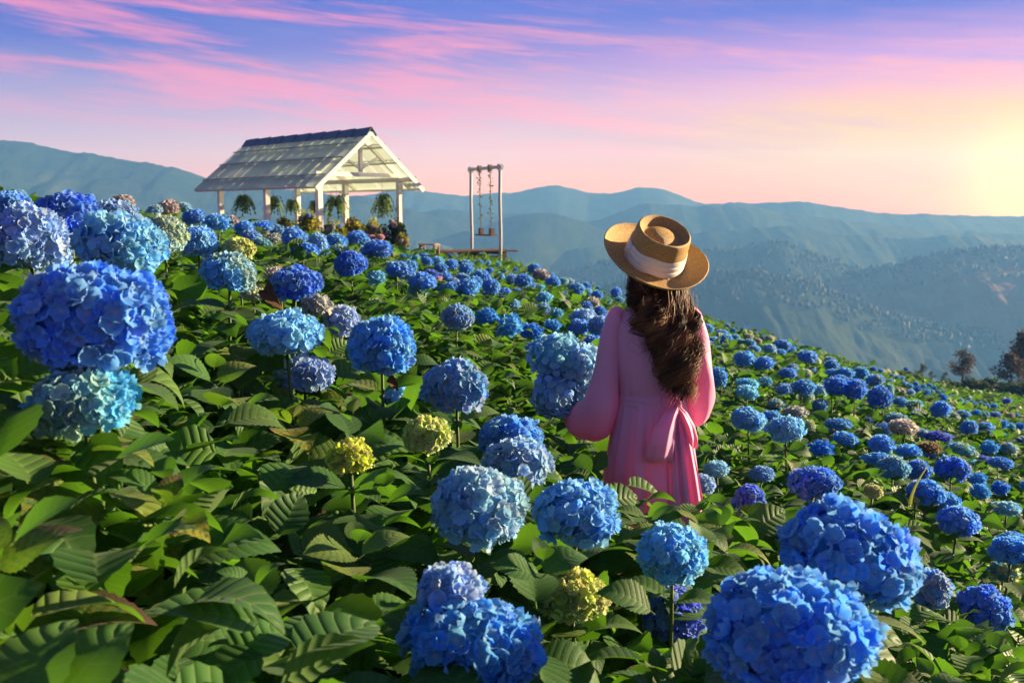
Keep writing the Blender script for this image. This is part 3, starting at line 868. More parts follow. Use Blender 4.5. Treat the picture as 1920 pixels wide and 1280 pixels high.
def near_bloom(q):
    d = q['d']; c = P(q['px'], q['py'], d); a = q['w'] * d / F / 2; b = q['h'] * d / F / 2
    gz = float(ground(c[0], c[1])); gz = min(gz, c[2] - b - .25)
    bx, by = random.uniform(-.05, .05), random.uniform(.0, .08)
    org = np.array([c[0] + bx, c[1] + by, gz]); loc = c - org
    root = thing('hydrangea', q['label'], 'hydrangea', org, 0, GROUP)
    low = loc[2] - b * .75
    st, pts = stem_mesh(low + b * .3, (loc[0], loc[1]), .011, .006)
    put('stem', st, root)
    # flower head
    tone = q['tone']; col = tone_jit(tone, .06)
    A = np.array([a * .90, a * .88, b * .92]); seed = int(q['px'])
    V0, F0 = ICO3; V = V0 * A * (lumps(V0, seed) * .84)[:, None]
    tilt = Euler((random.uniform(-.12, .12), random.uniform(-.12, .12), random.uniform(0, 6))).to_matrix()
    if q['px'] == 1591: tilt = Euler((0, .42, 0)).to_matrix()
    M = Matrix.Translation(loc) @ tilt.to_4x4()
    if q['px'] == 1591: A = A * np.array([1.0, 1, .84])
    if q['w'] < 60:
        put('flower_head', BLOOM[random.randrange(7)], root, M=M @ Matrix.Diagonal((A[0] * 1.04, A[1] * 1.04, A[2] * 1.04, 1)), color=col)
    else:
        if q['px'] == 1591: V = V0 * A * (lumps(V0, seed) * .84)[:, None]
        hd = put('flower_head', mesh_np('flower_head', V, F0, M_CORE), root, M=M, color=col)
        fs = .0185 if a > .1 else .016                     # radius of a floret
        if tone in ('lime',): fs = .011
        if tone in ('limepale', 'cream'): fs = .0145
        if q['w'] > 240: fs = .0205
        n = int(4 * math.pi * ((A[0] * A[1]) ** 1.6 / 3 + 2 * (A[0] * A[2]) ** 1.6 / 3) ** (1 / 1.6) / (fs * fs * 1.62)); n = max(40, min(290, n))
        D = ball_points(n, seed, -.72); lm = lumps(D, seed); rg = np.random.default_rng(seed)
        Nr = D / A; al = 1 - col[3]
        cz = rg.normal(0, .6, 3) + np.array([.2, -.7, .8]); cz /= np.linalg.norm(cz)
        for k in range(n):
            nn = Nr[k] / np.linalg.norm(Nr[k]) + rg.normal(0, .36, 3)
            x, y, z = axes_of(nn, rg.uniform(0, 6.28)); s = fs * rg.uniform(.85, 1.18)
            # the middle of a young bloom stays cream and green
            g = al * 1.5 * (D[k] @ cz > (1 - 2.1 * al)) * rg.uniform(.3, 1.0) if al < .6 else rg.uniform(.5, 1.0) * (.62 + .5 * (D[k] @ cz))
            g = min(1, max(0, g)); cc = TONE['lime'][0] if tone in ('lime', 'limepale') else (.48, .54, .24)
            fc = [col[i] * (1 - g) + cc[i] * g for i in range(3)]
            if tone in ('pale', 'skypale', 'dusty', 'lilac') and rg.random() < .35: fc = [f * .55 + e * .45 for f, e in zip(fc, (.50, .52, .58))]
            if tone == 'dusty' and rg.random() < .22: fc = [f * .5 + e * .5 for f, e in zip(fc, (.50, .42, .38))]
            if tone in ('blue', 'deep', 'sky') and rg.random() < .10: fc = [f * .7 + e * .3 for f, e in zip(fc, (.40, .50, .70))]
            put('floret', FLORET[int(rg.integers(6))], hd, M=frame(x, y, z, D[k] * A * (.885 * lm[k]) + z * rg.uniform(-.25, .40) * fs, s), color=fc)
    # leaves in crossed pairs below the bloom
    L = .155 if d < 4 else .14
    az = -math.pi / 2 + random.uniform(-.6, .6); zc = low + b * .12; W0 = org
    npair = 5 if d < 4.5 else 4
    for i in range(npair):
        f = max(.02, zc / max(.1, low)); ctr = np.array([np.interp(zc, pts[:, 2], pts[:, 0]), np.interp(zc, pts[:, 2], pts[:, 1]), zc])
        for sgn in (0, math.pi):
            add_leaf(root, ctr, az + sgn + random.uniform(-.25, .25), (.45, .3, .12, 0, -.1)[i] + random.uniform(-.2, .2), L * (.72, .95, 1.1, 1.05, 1.0)[i] * random.uniform(.85, 1.15), world0=W0, shrink=.82)
        az += math.pi / 2 + random.uniform(-.2, .2); zc -= random.uniform(.045, .08)
        if zc < .08: break
def joined_leaves(n, seed, h=.6):
    """leaves of a mid-distance plant: pairs round a stem whose top is at 0"""
    rg = np.random.default_rng(seed); pos = []; az = []; el = []; sz = []
    a = rg.uniform(0, 6.28); z = -.02
    for i in range(n):
        for s in (0, math.pi):
            pos.append((rg.normal(0, .015), rg.normal(0, .015), z)); az.append(a + s + rg.normal(0, .2)); el.append(.55 - i * .16 + rg.normal(0, .18)); sz.append((.10, .14, .155, .15, .14, .13)[min(i, 5)] * rg.uniform(.85, 1.15))
        a += 1.57 + rg.normal(0, .2); z -= rg.uniform(.06, .10)
    return many_leaves(np.array(pos), np.array(az), np.array(el), rg.normal(0, .35, len(pos)), np.array(sz), LEAF_LOW)
JL = []
for k in range(6):
    V, Fs, U = joined_leaves(5, 80 + k); JL.append(mesh_np('leaves', V, Fs, M_LEAFS, uv=U))
STEMS = [stem_mesh(h, (.03, .02), .009, .005)[0] for h in (.7,)]
def far_bloom(q):
    d = q['d']; c = P(q['px'], q['py'], d); a = q['w'] * d / F / 2; b = q['h'] * d / F / 2
    gz = min(float(ground(c[0], c[1])), c[2] - b - .2); org = np.array([c[0], c[1], gz])
    root = thing('hydrangea', q['label'], 'hydrangea', org, 0, GROUP)
    H = c[2] - gz
    M = Matrix.Translation((0, 0, H)) @ Euler((random.uniform(-.15, .15), random.uniform(-.15, .15), random.uniform(0, 6.28))).to_matrix().to_4x4() @ Matrix.Diagonal((a, a, b, 1))
    put('flower_head', BLOOM[random.randrange(7)], root, M=M, color=tone_jit(q['tone']))
    put('stem', STEMS[0], root, M=Matrix.Diagonal((1, 1, (H - b * .5) / .7, 1)) @ Matrix.Rotation(random.uniform(0, 6), 4, 'Z'))
    lv = put('leaves', JL[random.randrange(6)], root, M=Matrix.Translation((0, 0, H - b * .9)) @ Matrix.Rotation(random.uniform(0, 6.28), 4, 'Z'), kind='stuff')
for q in near: near_bloom(q)
for q in far: far_bloom(q)

# ------------------------------------------------------------------ leafy shoots without a bloom, between the near blooms
SIDE = lambda dx, dy: ('above' if dy < 0 else 'below') if abs(dy) > abs(dx) else ('left of' if dx < 0 else 'right of')
def short(lab):
    w = lab.replace(',', '').split(); return ' '.join(w[:9])
shoots = []
def shoot(x, y, hgt, npair, scale, yellow=None, check=True):
    gz = float(ground(x, y)); org = np.array([x, y, gz]); top = hgt
    lean = (random.uniform(-.1, .1), random.uniform(-.1, .1))
    root = thing('hydrangea_shoot', '', 'plant', org, 0, 'leafy hydrangea shoots without a bloom')
    pts = stem_mesh(top, lean, .009, .004, True)[1]; zmax = 0
    az = (-math.pi / 2 + random.uniform(-.7, .7)) if random.random() < .7 else random.uniform(0, 6.28); zc = top; n = 0
    for i in range(npair):
        ctr = np.array([np.interp(zc, pts[:, 2], pts[:, 0]), np.interp(zc, pts[:, 2], pts[:, 1]), zc])
        for s in (0, math.pi):
            el = (1.0, .60, .34, .16, .02, -.1, -.2)[min(i, 6)] + random.uniform(-.22, .22)
            L = (.06, .115, .15, .17, .165, .155, .14)[min(i, 6)] * scale * random.uniform(.85, 1.15)
            yb = None if yellow is None else (random.uniform(yellow * .5, yellow))
            if add_leaf(root, ctr, az + s + random.uniform(-.2, .2), el, L, color=leaf_color(yb, 1.0 if (yellow and random.random() < .5) else (1.0 if random.random() < .012 else 0.0)), world0=org) is not None: n += 1
        az += math.pi / 2 + random.uniform(-.2, .2); zc -= random.uniform(.035, .075) * (1 if i else .6)
        if zc < .05: break
    if n >= npair * 1.25:
        k = zmax / top; put('stem', Shape().tube(np.stack([np.interp(np.linspace(0, zmax, 7), pts[:, 2], pts[:, j]) for j in range(3)], 1), np.linspace(.0072, .0072 - .004 * k, 7), 7).mesh('stem', M_STEM, True), root)
    if n < npair * 1.25:
        for o in list(root.children): bpy.data.objects.remove(o)
        bpy.data.objects.remove(root); return
    shoots.append((root, org + np.array([0, 0, top])))
def scatter_shoots():
    placed = []
    def ok(x, y, r): return all((x - a) ** 2 + (y - b) ** 2 > r * r for a, b in placed)
    for it in range(5200):
        y = .95 + 6.2 * random.random() ** 1.15; s = random.uniform(-.62, .62); x = s * (y + .25)
        r = .19 + .045 * y
        if (x - .57) ** 2 + (y - 3.85) ** 2 < .3 ** 2 or not ok(x, y, r): continue
        c = float(tops(x, y)); H = c - float(ground(x, y)) + random.uniform(-.24, .07)
        if y < 1.25: H -= .12
        placed.append((x, y))
        yel = random.uniform(.5, 1.0) if (random.random() < .05 or (s < -.3 and y < 1.8 and random.random() < .25)) else None
        shoot(x, y, H, 7 if y < 4 else 6, 1.0 if y < 3 else 1.05, yel)
        if len(placed) >= 270: break
for px, py, d in ((1195, 948, 2.85), (1290, 944, 2.95), (1335, 985, 2.8), (1155, 958, 2.8), (1240, 948, 2.9), (1268, 942, 3.2), (1170, 950, 3.1), (440, 690, 2.5), (560, 562, 3.2), (700, 1010, 2.0), (945, 1080, 2.05), (1185, 1115, 2.15), (640, 790, 2.6), (1760, 1010, 4.5), (400, 560, 3.0), (1345, 960, 3.4), (300, 900, 1.75), (520, 1130, 1.6), (130, 1010, 1.45)):
    c = P(px, py, d); shoot(c[0], c[1], c[2] - float(ground(c[0], c[1])), 6, 1.05, .8 if px == 130 else None, check=not (1140 < px < 1340 and py < 1005))
scatter_shoots()
def label_shoots():
    seen = {}
    for root, tip in shoots:
        x, y, d = proj(tip)
        k = min((q for q in near if q['w'] >= 40), key=lambda q: (q['px'] - x) ** 2 + (q['py'] - y) ** 2)
        side = SIDE(x - k['px'], y - k['py']); key = (id(k), side); seen.setdefault(key, []).append((d, root, k, side))
    for key, L in seen.items():
        L.sort(key=lambda t: t[0])
        for i, (d, root, k, side) in enumerate(L):
            nm = short(k['label'])
            pre = 'leafy green shoot' if len(L) == 1 else (('nearest' if i == 0 else ORD[i] + ' nearest') + ' leafy green shoot')
            root['label'] = ' '.join(f'{pre} {side} the {nm}'.split()[:16])
label_shoots()

# ------------------------------------------------------------------ the mass of leaves
def foliage_mass():
    rg = np.random.default_rng(5)
    def scat(n, y0, y1, size, protos, spread, powr=1.0):
        y = np.sqrt(rg.uniform(y0 ** 2, y1 ** 2, n)) if powr == 1 else y0 * (y1 / y0) ** rg.random(n)
        s = rg.uniform(-.72, .74, n); x = s * (y + .4)
        mound = fbm(x * 1.5, y * 1.5, 3, 9) * .42 + fbm(x * .35 + y * .2, y * .25, 2, 31) * .22 * np.clip(y / 14, 0, 1)
        gap = vnoise(x * 1.5, y * 1.5, 77) > .16
        z = tops(x, y) - .07 + mound - spread * rg.random(n) ** 1.5
        p = np.stack([x, y, z], 1); keep = gap & (((x - .57) ** 2 + (y - 3.85) ** 2) > .32 ** 2)
        # the floor of the pavilion and the platform stay clear
        keep &= bump(x, y) < (.62 + .3 * rg.random(n))
        p = p[keep]; m = len(p); sz = size * rg.uniform(.7, 1.25, m)
        bad = np.zeros(m, bool)
        X, Y, D = proj(p + np.array([0, 0, .02]))
        for k in KEEP: bad |= (D < k[4]) & (((X - k[0]) / (k[2] * 1.0)) ** 2 + ((Y - k[1]) / (k[3] * 1.0)) ** 2 < 1.0 + 0 * D)
        p = p[~bad]; sz = sz[~bad]; m = len(p)
        az = rg.uniform(0, 6.283, m); el = rg.normal(.22, .38, m); roll = rg.normal(0, .45, m)
        return many_leaves(p, az, el, roll, sz, protos)
    sets = [scat(3600, 1.0, 3.3, .15, LEAF_FINE, .5), scat(6200, 3.1, 5.8, .145, LEAF_MED, .5), scat(26000, 4.2, 11, .145, LEAF_LOW, .40), scat(56000, 10, 24, .17, LEAF_TINY, .35), scat(46000, 22, 55, .22, LEAF_TINY, .4)]
    for (V, Fs, U) in sets:
        o = put('hydrangea_foliage', mesh_np('hydrangea_foliage', V, Fs, M_LEAFS, uv=U), kind='stuff')
        o['label'] = 'dense green hydrangea leaves covering the slope'
foliage_mass()
def more_blooms():
    rg = np.random.default_rng(12); Vs, Fs, Us, Ts = [], [], [], []; cnt = 0; kinds = {}
    taken = [(k['px'], k['py'], max(k['w'], k['h'])) for k in near + far] + [(1225, 680, 260)]
    n = 0; it = 0
    bys = {}
    while n < 210 and it < 6000:
        it += 1; y = 5.5 * (26 / 5.5) ** rg.random(); s = rg.uniform(-.42, .56); x = s * y
        if bump(x, y) > .3: continue
        z = float(canopy(x, y)) + .02; px, py, d = proj(np.array([x, y, z]))
        if px > 1450 and py < 690: continue
        r = rg.uniform(.05, .085); w = 2 * r * F / d
        if any(abs(px - a) < .5 * (w + c) and abs(py - b) < .42 * (w + c) for a, b, c in taken): continue
        taken.append((px, py, w * .8)); n += 1
        t = rg.choice(['blue', 'blue', 'blue', 'deep', 'sky', 'dusty', 'teal', 'lilac', 'beige'])
        V, Fc, U, T = joined_small[int(rg.integers(3))]; a = rg.uniform(0, 6.28); R_ = np.array([[math.cos(a), -math.sin(a), 0], [math.sin(a), math.cos(a), 0], [0, 0, 1]])
        W = (V @ R_.T) * np.array([r, r, r * .78]) + np.array([x, y, z]); bys.setdefault(str(t), []).append((W, Fc, U, T))
    base = 0; mats = []; FI = []
    me = None; Vc, Fc_, Uc, Tc, mi = [], [], [], [], []
    for j, (t, L) in enumerate(bys.items()):
        c = TONE[t][0]; mats.append(simple('far bloom ' + t, (*c, 1), .7, .3, 30, .15, .3, .3))
        for W, Fk, U, T in L:
            Vc.append(W); Fc_.append(Fk + base); base += len(W); mi.append(np.full(len(Fk), j))
    me = mesh_np('distant_blooms', np.concatenate(Vc), np.concatenate(Fc_))
    for m in mats: me.materials.append(m)
    me.polygons.foreach_set('material_index', np.concatenate(mi).astype(np.int32))
    o = put('distant_blooms', me, kind='stuff'); o['label'] = 'many more small blue blooms among the leaves of the slope'
joined_small = [joined_bloom(34, 90 + k) for k in range(3)]
more_blooms()
def knoll_grass():
    rg = np.random.default_rng(6); n = 9000; x = rg.uniform(-13, 4, n); y = rg.uniform(27, 38, n); k = bump(x, y) > .2; x, y = x[k], y[k]; n = len(x)
    p = np.stack([x, y, ground(x, y)], 1); V0 = np.array([(0, -.10, 0), (.55, -.05, 0), (1, 0, -.04), (.55, .05, 0), (0, .10, 0)]); F0 = np.array([(0, 1, 3), (0, 3, 4), (1, 2, 3)])
    V, Fs, U = many_leaves(p, rg.uniform(0, 6.28, n), rg.uniform(.5, 1.5, n), rg.normal(0, .5, n), rg.uniform(.08, .24, n) * (1 + (rg.random(n) < .05)), [(V0, F0, np.zeros((5, 2)))])
    o = put('knoll_grass', mesh_np('knoll_grass', V, Fs, M_LEAFS, uv=U), kind='stuff'); o['label'] = 'short grass and weeds round the pavilion and the swing'
knoll_grass()

# ------------------------------------------------------------------ hills, valley and far forest
def forest_b(tone, tone2, clear):
    def b(w):
        o = w.new('ShaderNodeTexCoord').outputs['Object']
        n = w.noise(o, .035, 6, .65); n2 = w.noise(o, .006, 4, .55); n3 = w.noise(o, .16, 3, .6)
        c = w.mix(w.smooth(n, .35, .65), tone, tone2)
        c = w.mix(w.math('MULTIPLY', w.smooth(n2, .56, .66), .6), c, clear)
        return princ(w, c, .95, .05, bumped(w, w.math('ADD', n, w.math('MULTIPLY', n3, .3)), .7, 5.0))
    return b
M_HILL = material('forested hill', forest_b((.010, .022, .012, 1), (.022, .040, .018, 1), (.07, .08, .04, 1)))
M_HILLB = material('flare tinted hill', forest_b((.080, .048, .030, 1), (.13, .075, .040, 1), (.13, .10, .06, 1)))  # warm flare near the sun is painted into this hill's brown base colour
VALLEY = -190.0
def hill(label, D, pts, rough=1.0, mat=M_HILL, seed=0, base=VALLEY, nx=300, steep=2.3):
    pts = np.array(pts, float); px = np.linspace(pts[0, 0], pts[-1, 0], nx); py = np.interp(px, pts[:, 0], pts[:, 1])
    kk = np.ones(7) / 7; pe = np.pad(py, 3, mode='edge'); py = np.convolve(pe, kk, 'valid')
    u = D / F
    py = py + fbm(px / 26.0, px * 0 + seed, 4, seed) * 7 * rough + fbm(px / 4.5, px * 0 + 3.3, 2, seed + 5) * 2.6 * rough * min(1.6, 1500 / D)
    X = (px - 960) * u; Z = (400 - py) * u
    rows = np.concatenate([-np.linspace(1, 0, 9)[:-1] ** 1.3 * .6, np.linspace(0, 1, 58) ** 1.25])
    V = []
    for t in rows:
        L = (Z - base) * steep
        ta = abs(t)
        y = D - t * L if t >= 0 else D + ta * L * 1.2
        prof = ta ** 1.05 if t >= 0 else ta
        z = Z * (1 - prof) + base * prof
        amp = (Z - base) * .22 * math.sin(math.pi * min(1, ta)) if t > 0 else 0
        nz = fbm(X / (75 * D / 900) + .0015 * 0, y / (150 * D / 900), 5, seed + 20)
        z = z + amp * nz * 1.6 + (fbm(X / 9, y / 9, 2, seed + 2) * 3.0 * rough * min(1, ta * 6) if D < 1500 else 0)
        V.append(np.stack([X, y + 0 * X, z], 1))
    V = np.concatenate(V); m = len(rows)
    i, j = np.meshgrid(np.arange(nx - 1), np.arange(m - 1)); b = (j * nx + i).ravel()
    Fc = np.stack([b, b + 1, b + nx + 1, b + nx], 1)[:, ::-1]
    o = put('hill', mesh_np('hill', V, Fc, mat), kind='structure'); o['label'] = label
    return X, Z, D, V.reshape(m, nx, 3)
HL = {}
HL['left'] = hill('long blue mountain descending behind the pavilion', 1300, [(-900, 330), (-500, 290), (-250, 262), (0, 268), (60, 270), (130, 285), (200, 292), (280, 308), (350, 318), (400, 338), (450, 350), (560, 356), (700, 372), (900, 430), (1100, 520)], 1.0, seed=1)
HL['far'] = hill('faintest ridge with a flat topped peak behind the hat', 1760, [(600, 380), (760, 356), (800, 360), (850, 366), (880, 370), (930, 362), (960, 364), (1000, 352), (1050, 349), (1100, 361), (1150, 364), (1185, 354), (1235, 352), (1280, 370), (1320, 384), (1420, 392), (1700, 402), (2300, 410)], .8, seed=2)
HL['far right'] = hill('pale hazy ridge below the golden glow', 1620, [(1080, 420), (1200, 402), (1300, 388), (1370, 379), (1420, 382), (1500, 378), (1560, 386), (1620, 396), (1680, 403), (1720, 400), (1800, 406), (1920, 411), (2300, 412), (2700, 400)], .8, seed=3)
HL['middle'] = hill('broad blue ridge level with the hat crown', 1420, [(600, 420), (760, 404), (830, 391), (900, 399), (960, 402), (1000, 400), (1060, 408), (1110, 418), (1150, 402), (1200, 384), (1250, 382), (1300, 388), (1370, 384), (1450, 396), (1600, 415), (1750, 430), (1920, 440), (2400, 450)], .9, seed=4)
HL['centre'] = hill('rounded blue hill between the swing and the hat', 1240, [(500, 480), (700, 440), (800, 452), (900, 425), (955, 407), (1000, 397), (1059, 403), (1100, 420), (1180, 440), (1300, 470), (1500, 490), (1700, 480), (1900, 490), (2400, 520)], 1.0, seed=5)
HL['low'] = hill('low blue spur in the valley below the swing', 1150, [(400, 520), (640, 470), (760, 448), (820, 455), (880, 476), (960, 492), (1040, 474), (1100, 462), (1180, 480), (1300, 520), (1500, 560)], 1.1, seed=9)
HL['pale'] = hill('pale misty ridge above the slate grey hill', 1260, [(1050, 470), (1180, 446), (1300, 436), (1400, 428), (1480, 424), (1580, 438), (1680, 446), (1780, 440), (1860, 446), (1920, 452), (2300, 470)], 1.0, seed=10)
HL['slate'] = hill('slate grey wooded hill right of the hat', 1050, [(900, 560), (1050, 510), (1150, 490), (1300, 475), (1400, 461), (1460, 452), (1500, 466), (1560, 490), (1620, 509), (1700, 522), (1800, 560), (2200, 640)], 1.3, seed=6)
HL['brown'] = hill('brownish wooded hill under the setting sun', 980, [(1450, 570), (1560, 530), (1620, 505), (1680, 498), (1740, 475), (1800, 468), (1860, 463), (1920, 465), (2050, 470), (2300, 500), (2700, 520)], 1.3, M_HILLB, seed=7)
HL['near'] = hill('nearest wooded ridge sloping down beyond the field', 860, [(900, 600), (1060, 545), (1200, 525), (1300, 524), (1350, 513), (1420, 512), (1500, 525), (1560, 550), (1640, 580), (1720, 602), (1800, 612), (1920, 632), (2300, 690)], 1.2, seed=8)
def valley():
    V = np.array([(-3300, -600, VALLEY), (3300, -600, VALLEY), (3300, 2180, VALLEY), (-3300, 2180, VALLEY)])
    o = put('valley_ground', mesh_np('valley_ground', V, np.array([(0, 1, 2, 3)]), M_HILL), kind='structure'); o['label'] = 'green valley floor far below the field'
valley()
def tree_b(c1, c2):
    def b(w):
        r = w.new('ShaderNodeNewGeometry').outputs['Random Per Island']
        c = w.mix(r, c1, c2); s1 = princ(w, c, .7, .2)
        return blend(w, .3, s1, w.new('ShaderNodeBsdfTranslucent', {0: c}).outputs[0])
    return b
M_CROWN = material('tree crown', tree_b((.020, .045, .012, 1), (.070, .095, .022, 1)))
M_FOREST = material('forest crowns', tree_b((.012, .026, .012, 1), (.026, .044, .018, 1)))
M_CROWNB = material('sun flared tree crown', tree_b((.055, .038, .018, 1), (.12, .075, .028, 1)))  # crown colours reddened to paint in the sun flare over the trees
M_BARK = simple('bark', (.075, .055, .042), .9, .3, 20, .1, .6)
def far_forest(key, n, size, label, seed):
    X, Z, D, V = HL[key]; rg = np.random.default_rng(seed); m, nx, _ = V.shape
    j = np.clip((8 + 14 * rg.random(n) ** 2.0).astype(int), 8, m - 1); i = rg.integers(0, nx, n); p = V[j, i] + rg.normal(0, 3, (n, 3)) * np.array([1, 1, 0])
    Vs, Fs = [], []; V0, F0 = ICO1
    for k in range(n):
        s = size * rg.uniform(.5, 1.2); sh = np.array([s * rg.uniform(.7, 1.1), s * rg.uniform(.7, 1.1), s * rg.uniform(.9, 1.6)])
        Vs.append(V0 * (1 + rg.normal(0, .14, (len(V0), 1))) * sh + p[k] + np.array([0, 0, sh[2] * .5])); Fs.append(F0 + k * len(V0))
    o = put('distant_forest', mesh_np('distant_forest', np.concatenate(Vs), np.concatenate(Fs), M_FOREST), kind='stuff'); o['label'] = label
far_forest('near', 2200, 2.0, 'wood on the nearest ridge beyond the field', 1)
far_forest('slate', 1800, 1.9, 'wood on the slate grey hill', 2)
far_forest('brown', 1500, 1.9, 'wood on the brownish hill under the sun', 3)

# ------------------------------------------------------------------ trees and bushes at the far edge of the field
def crown_mesh(name, clumps, per, leaf, mat, seed, proto=None):
    rg = np.random.default_rng(seed); pos = []
    for c, r in clumps:
        d = rg.normal(0, 1, (per, 3)); d /= np.linalg.norm(d, axis=1)[:, None]
        pos.append(np.array(c) + d * np.array(r) * (rg.random((per, 1)) ** .33) * (1 + .25 * rg.normal(0, 1, (per, 1)) * .5))
    pos = np.concatenate(pos); n = len(pos)
    V, Fs, U = many_leaves(pos, rg.uniform(0, 6.28, n), rg.normal(.1, .6, n), rg.normal(0, .6, n), leaf * rg.uniform(.6, 1.3, n), proto or LEAF_TINY)
    return mesh_np(name, V, Fs, mat, uv=U)
def tree(label, px, py_top, py_base, d, width, mat, seed, group=None, nl=9, tall=1.0):
    b = P(px, py_base, d); h = (py_base - py_top) * d / F; wd = width * d / F
    rg = np.random.default_rng(seed)
    t = thing('tree', label, 'tree', b - np.array([0, 0, .3]), 0, group)
    sh = Shape(); sh.tube([(0, 0, -.4), (.03 * h, 0, .25 * h), (-.02 * h, .02 * h, .55 * h), (0, 0, .85 * h)], [.035 * h, .028 * h, .018 * h, .006 * h], 8)
    cl = []
    for k in range(nl):
        a = rg.uniform(0, 6.28); z = h * (.32 + .58 * (k + .5) / nl); rr = wd * .5 * (math.sin(math.pi * min(1, .18 + .74 * (z / h)))) * rg.uniform(.45, .85)
        c = np.array([rr * math.cos(a), rr * math.sin(a), z]); cl.append((c, np.array([wd * .24, wd * .24, h * .13]) * rg.uniform(.75, 1.2)))
        sh.tube([(0, 0, z - .16 * h), c * np.array([.5, .5, 1]) - np.array([0, 0, .06 * h]), c], [.012 * h, .008 * h, .003 * h], 5)
    cl.append((np.array([0, 0, h * .92]), np.array([wd * .16, wd * .16, h * .10])))
    put('trunk', sh.mesh('trunk', M_BARK, True), t)
    put('crown', crown_mesh('crown', cl, 170, h * .05, mat, seed), t)
TG = 'trees beyond the edge of the field'
tree('reddish round tree standing alone at the field edge, against the blue valley', 1803, 650, 716, 95, 46, M_CROWNB, 3, TG, 11)
tree('tall orange lit tree cut off by the right edge of the photo', 1925, 612, 735, 90, 66, M_CROWNB, 4, TG, 14)
tree('dark leafy tree in front of the orange lit one at the edge', 1894, 655, 730, 88, 60, M_CROWNB, 5, TG, 12)
tree('slim pale green tree farthest from the field edge', 1727, 677, 708, 120, 20, M_CROWN, 6, TG, 7)
tree('tiny dark tree between the pale green one and the reddish one', 1747, 691, 712, 110, 14, M_CROWN, 7, TG, 6)
tree('low green tree touching the reddish round one', 1773, 692, 715, 105, 18, M_CROWN, 8, TG, 6)
def bush(name, label, px, py, d, w, h, mat, leaf, seed, per=240, cat='bush', group=None, sink=.15):
    c = P(px, py, d); a = w * d / F / 2; b = h * d / F
    rg = np.random.default_rng(seed); t = thing(name, label, cat, c - np.array([0, 0, sink]), 0, group)
    cl = []
    for k in range(7):
        q = rg.uniform(-1, 1); an = rg.uniform(0, 6.28)
        cl.append((np.array([a * .62 * q, a * .5 * math.sin(an), b * (.35 + .35 * (1 - abs(q)) * rg.random())]), np.array([a * .42, a * .42, b * .34])))
    put('foliage', crown_mesh('foliage', cl, per, leaf, mat, seed), t, kind='stuff')
    sh = Shape()
    for k in range(6): c2 = cl[k][0]; sh.tube([(0, 0, -.3), c2 * np.array([.5, .5, .5]), c2], [.02 * b + .008, .015 * b + .006, .004], 5)
    put('stem', sh.mesh('stem', M_BARK, True), t)
    return t, cl
bush('bush', 'large rounded green bush below the dark tree at the edge', 1858, 745, 80, 120, 52, M_CROWN, .45, 11, 420, sink=.6)
bush('bush', 'low bush under the reddish round tree', 1785, 730, 84, 70, 26, M_CROWN, .4, 12, 300, sink=.6)

bush('bush', 'long low bush on the crest left of the pale green tree', 1690, 706, 60, 90, 22, M_CROWN, .32, 13, 300, sink=.5)
bush('bush', 'dark bush between the reddish round tree and the large rounded bush', 1826, 728, 78, 60, 30, M_CROWN, .4, 14, 300, sink=.6)
bush('bush', 'dark bush at the foot of the orange lit tree by the edge', 1906, 742, 76, 80, 44, M_CROWN, .42, 15, 380, sink=.6)

# ------------------------------------------------------------------ the white pavilion
M_WHITE = simple('white painted wood', (.74, .72, .67), .55, .06, 6, .3, .12)
def panel_b(col, tcol, mixv, tv=.0):
    def b(w):
        o = w.new('ShaderNodeTexCoord').outputs['Object']; n = w.noise(o, 3.0, 4, .6); r = w.new('ShaderNodeObjectInfo').outputs['Random']
        c = w.mix(w.math('MULTIPLY', w.math('ADD', n, r), .5), tuple(q * .75 for q in col[:3]) + (1,), col)
        s1 = princ(w, c, .35, .5); s2 = w.new('ShaderNodeBsdfTranslucent', {0: tcol}).outputs[0]
        s = blend(w, mixv, s1, s2)
        return blend(w, tv, s, w.new('ShaderNodeBsdfTransparent', {0: (.9, .95, .93, 1)}).outputs[0]) if tv else s
    return b
M_PANEL = material('frosted roof sheet', panel_b((.70, .86, .72, 1), (.70, .78, .66, 1), .36, .14))
M_CLEAR = material('clear roof sheet', panel_b((.80, .86, .84, 1), (.95, .95, .86, 1), .6, .72))
M_RIDGE = simple('slate blue ridge cap', (.075, .125, .185), .5, .2, 8, .4, .2)
M_BATTEN = simple('weathered lath', (.22, .27, .27), .7, .2, 10)
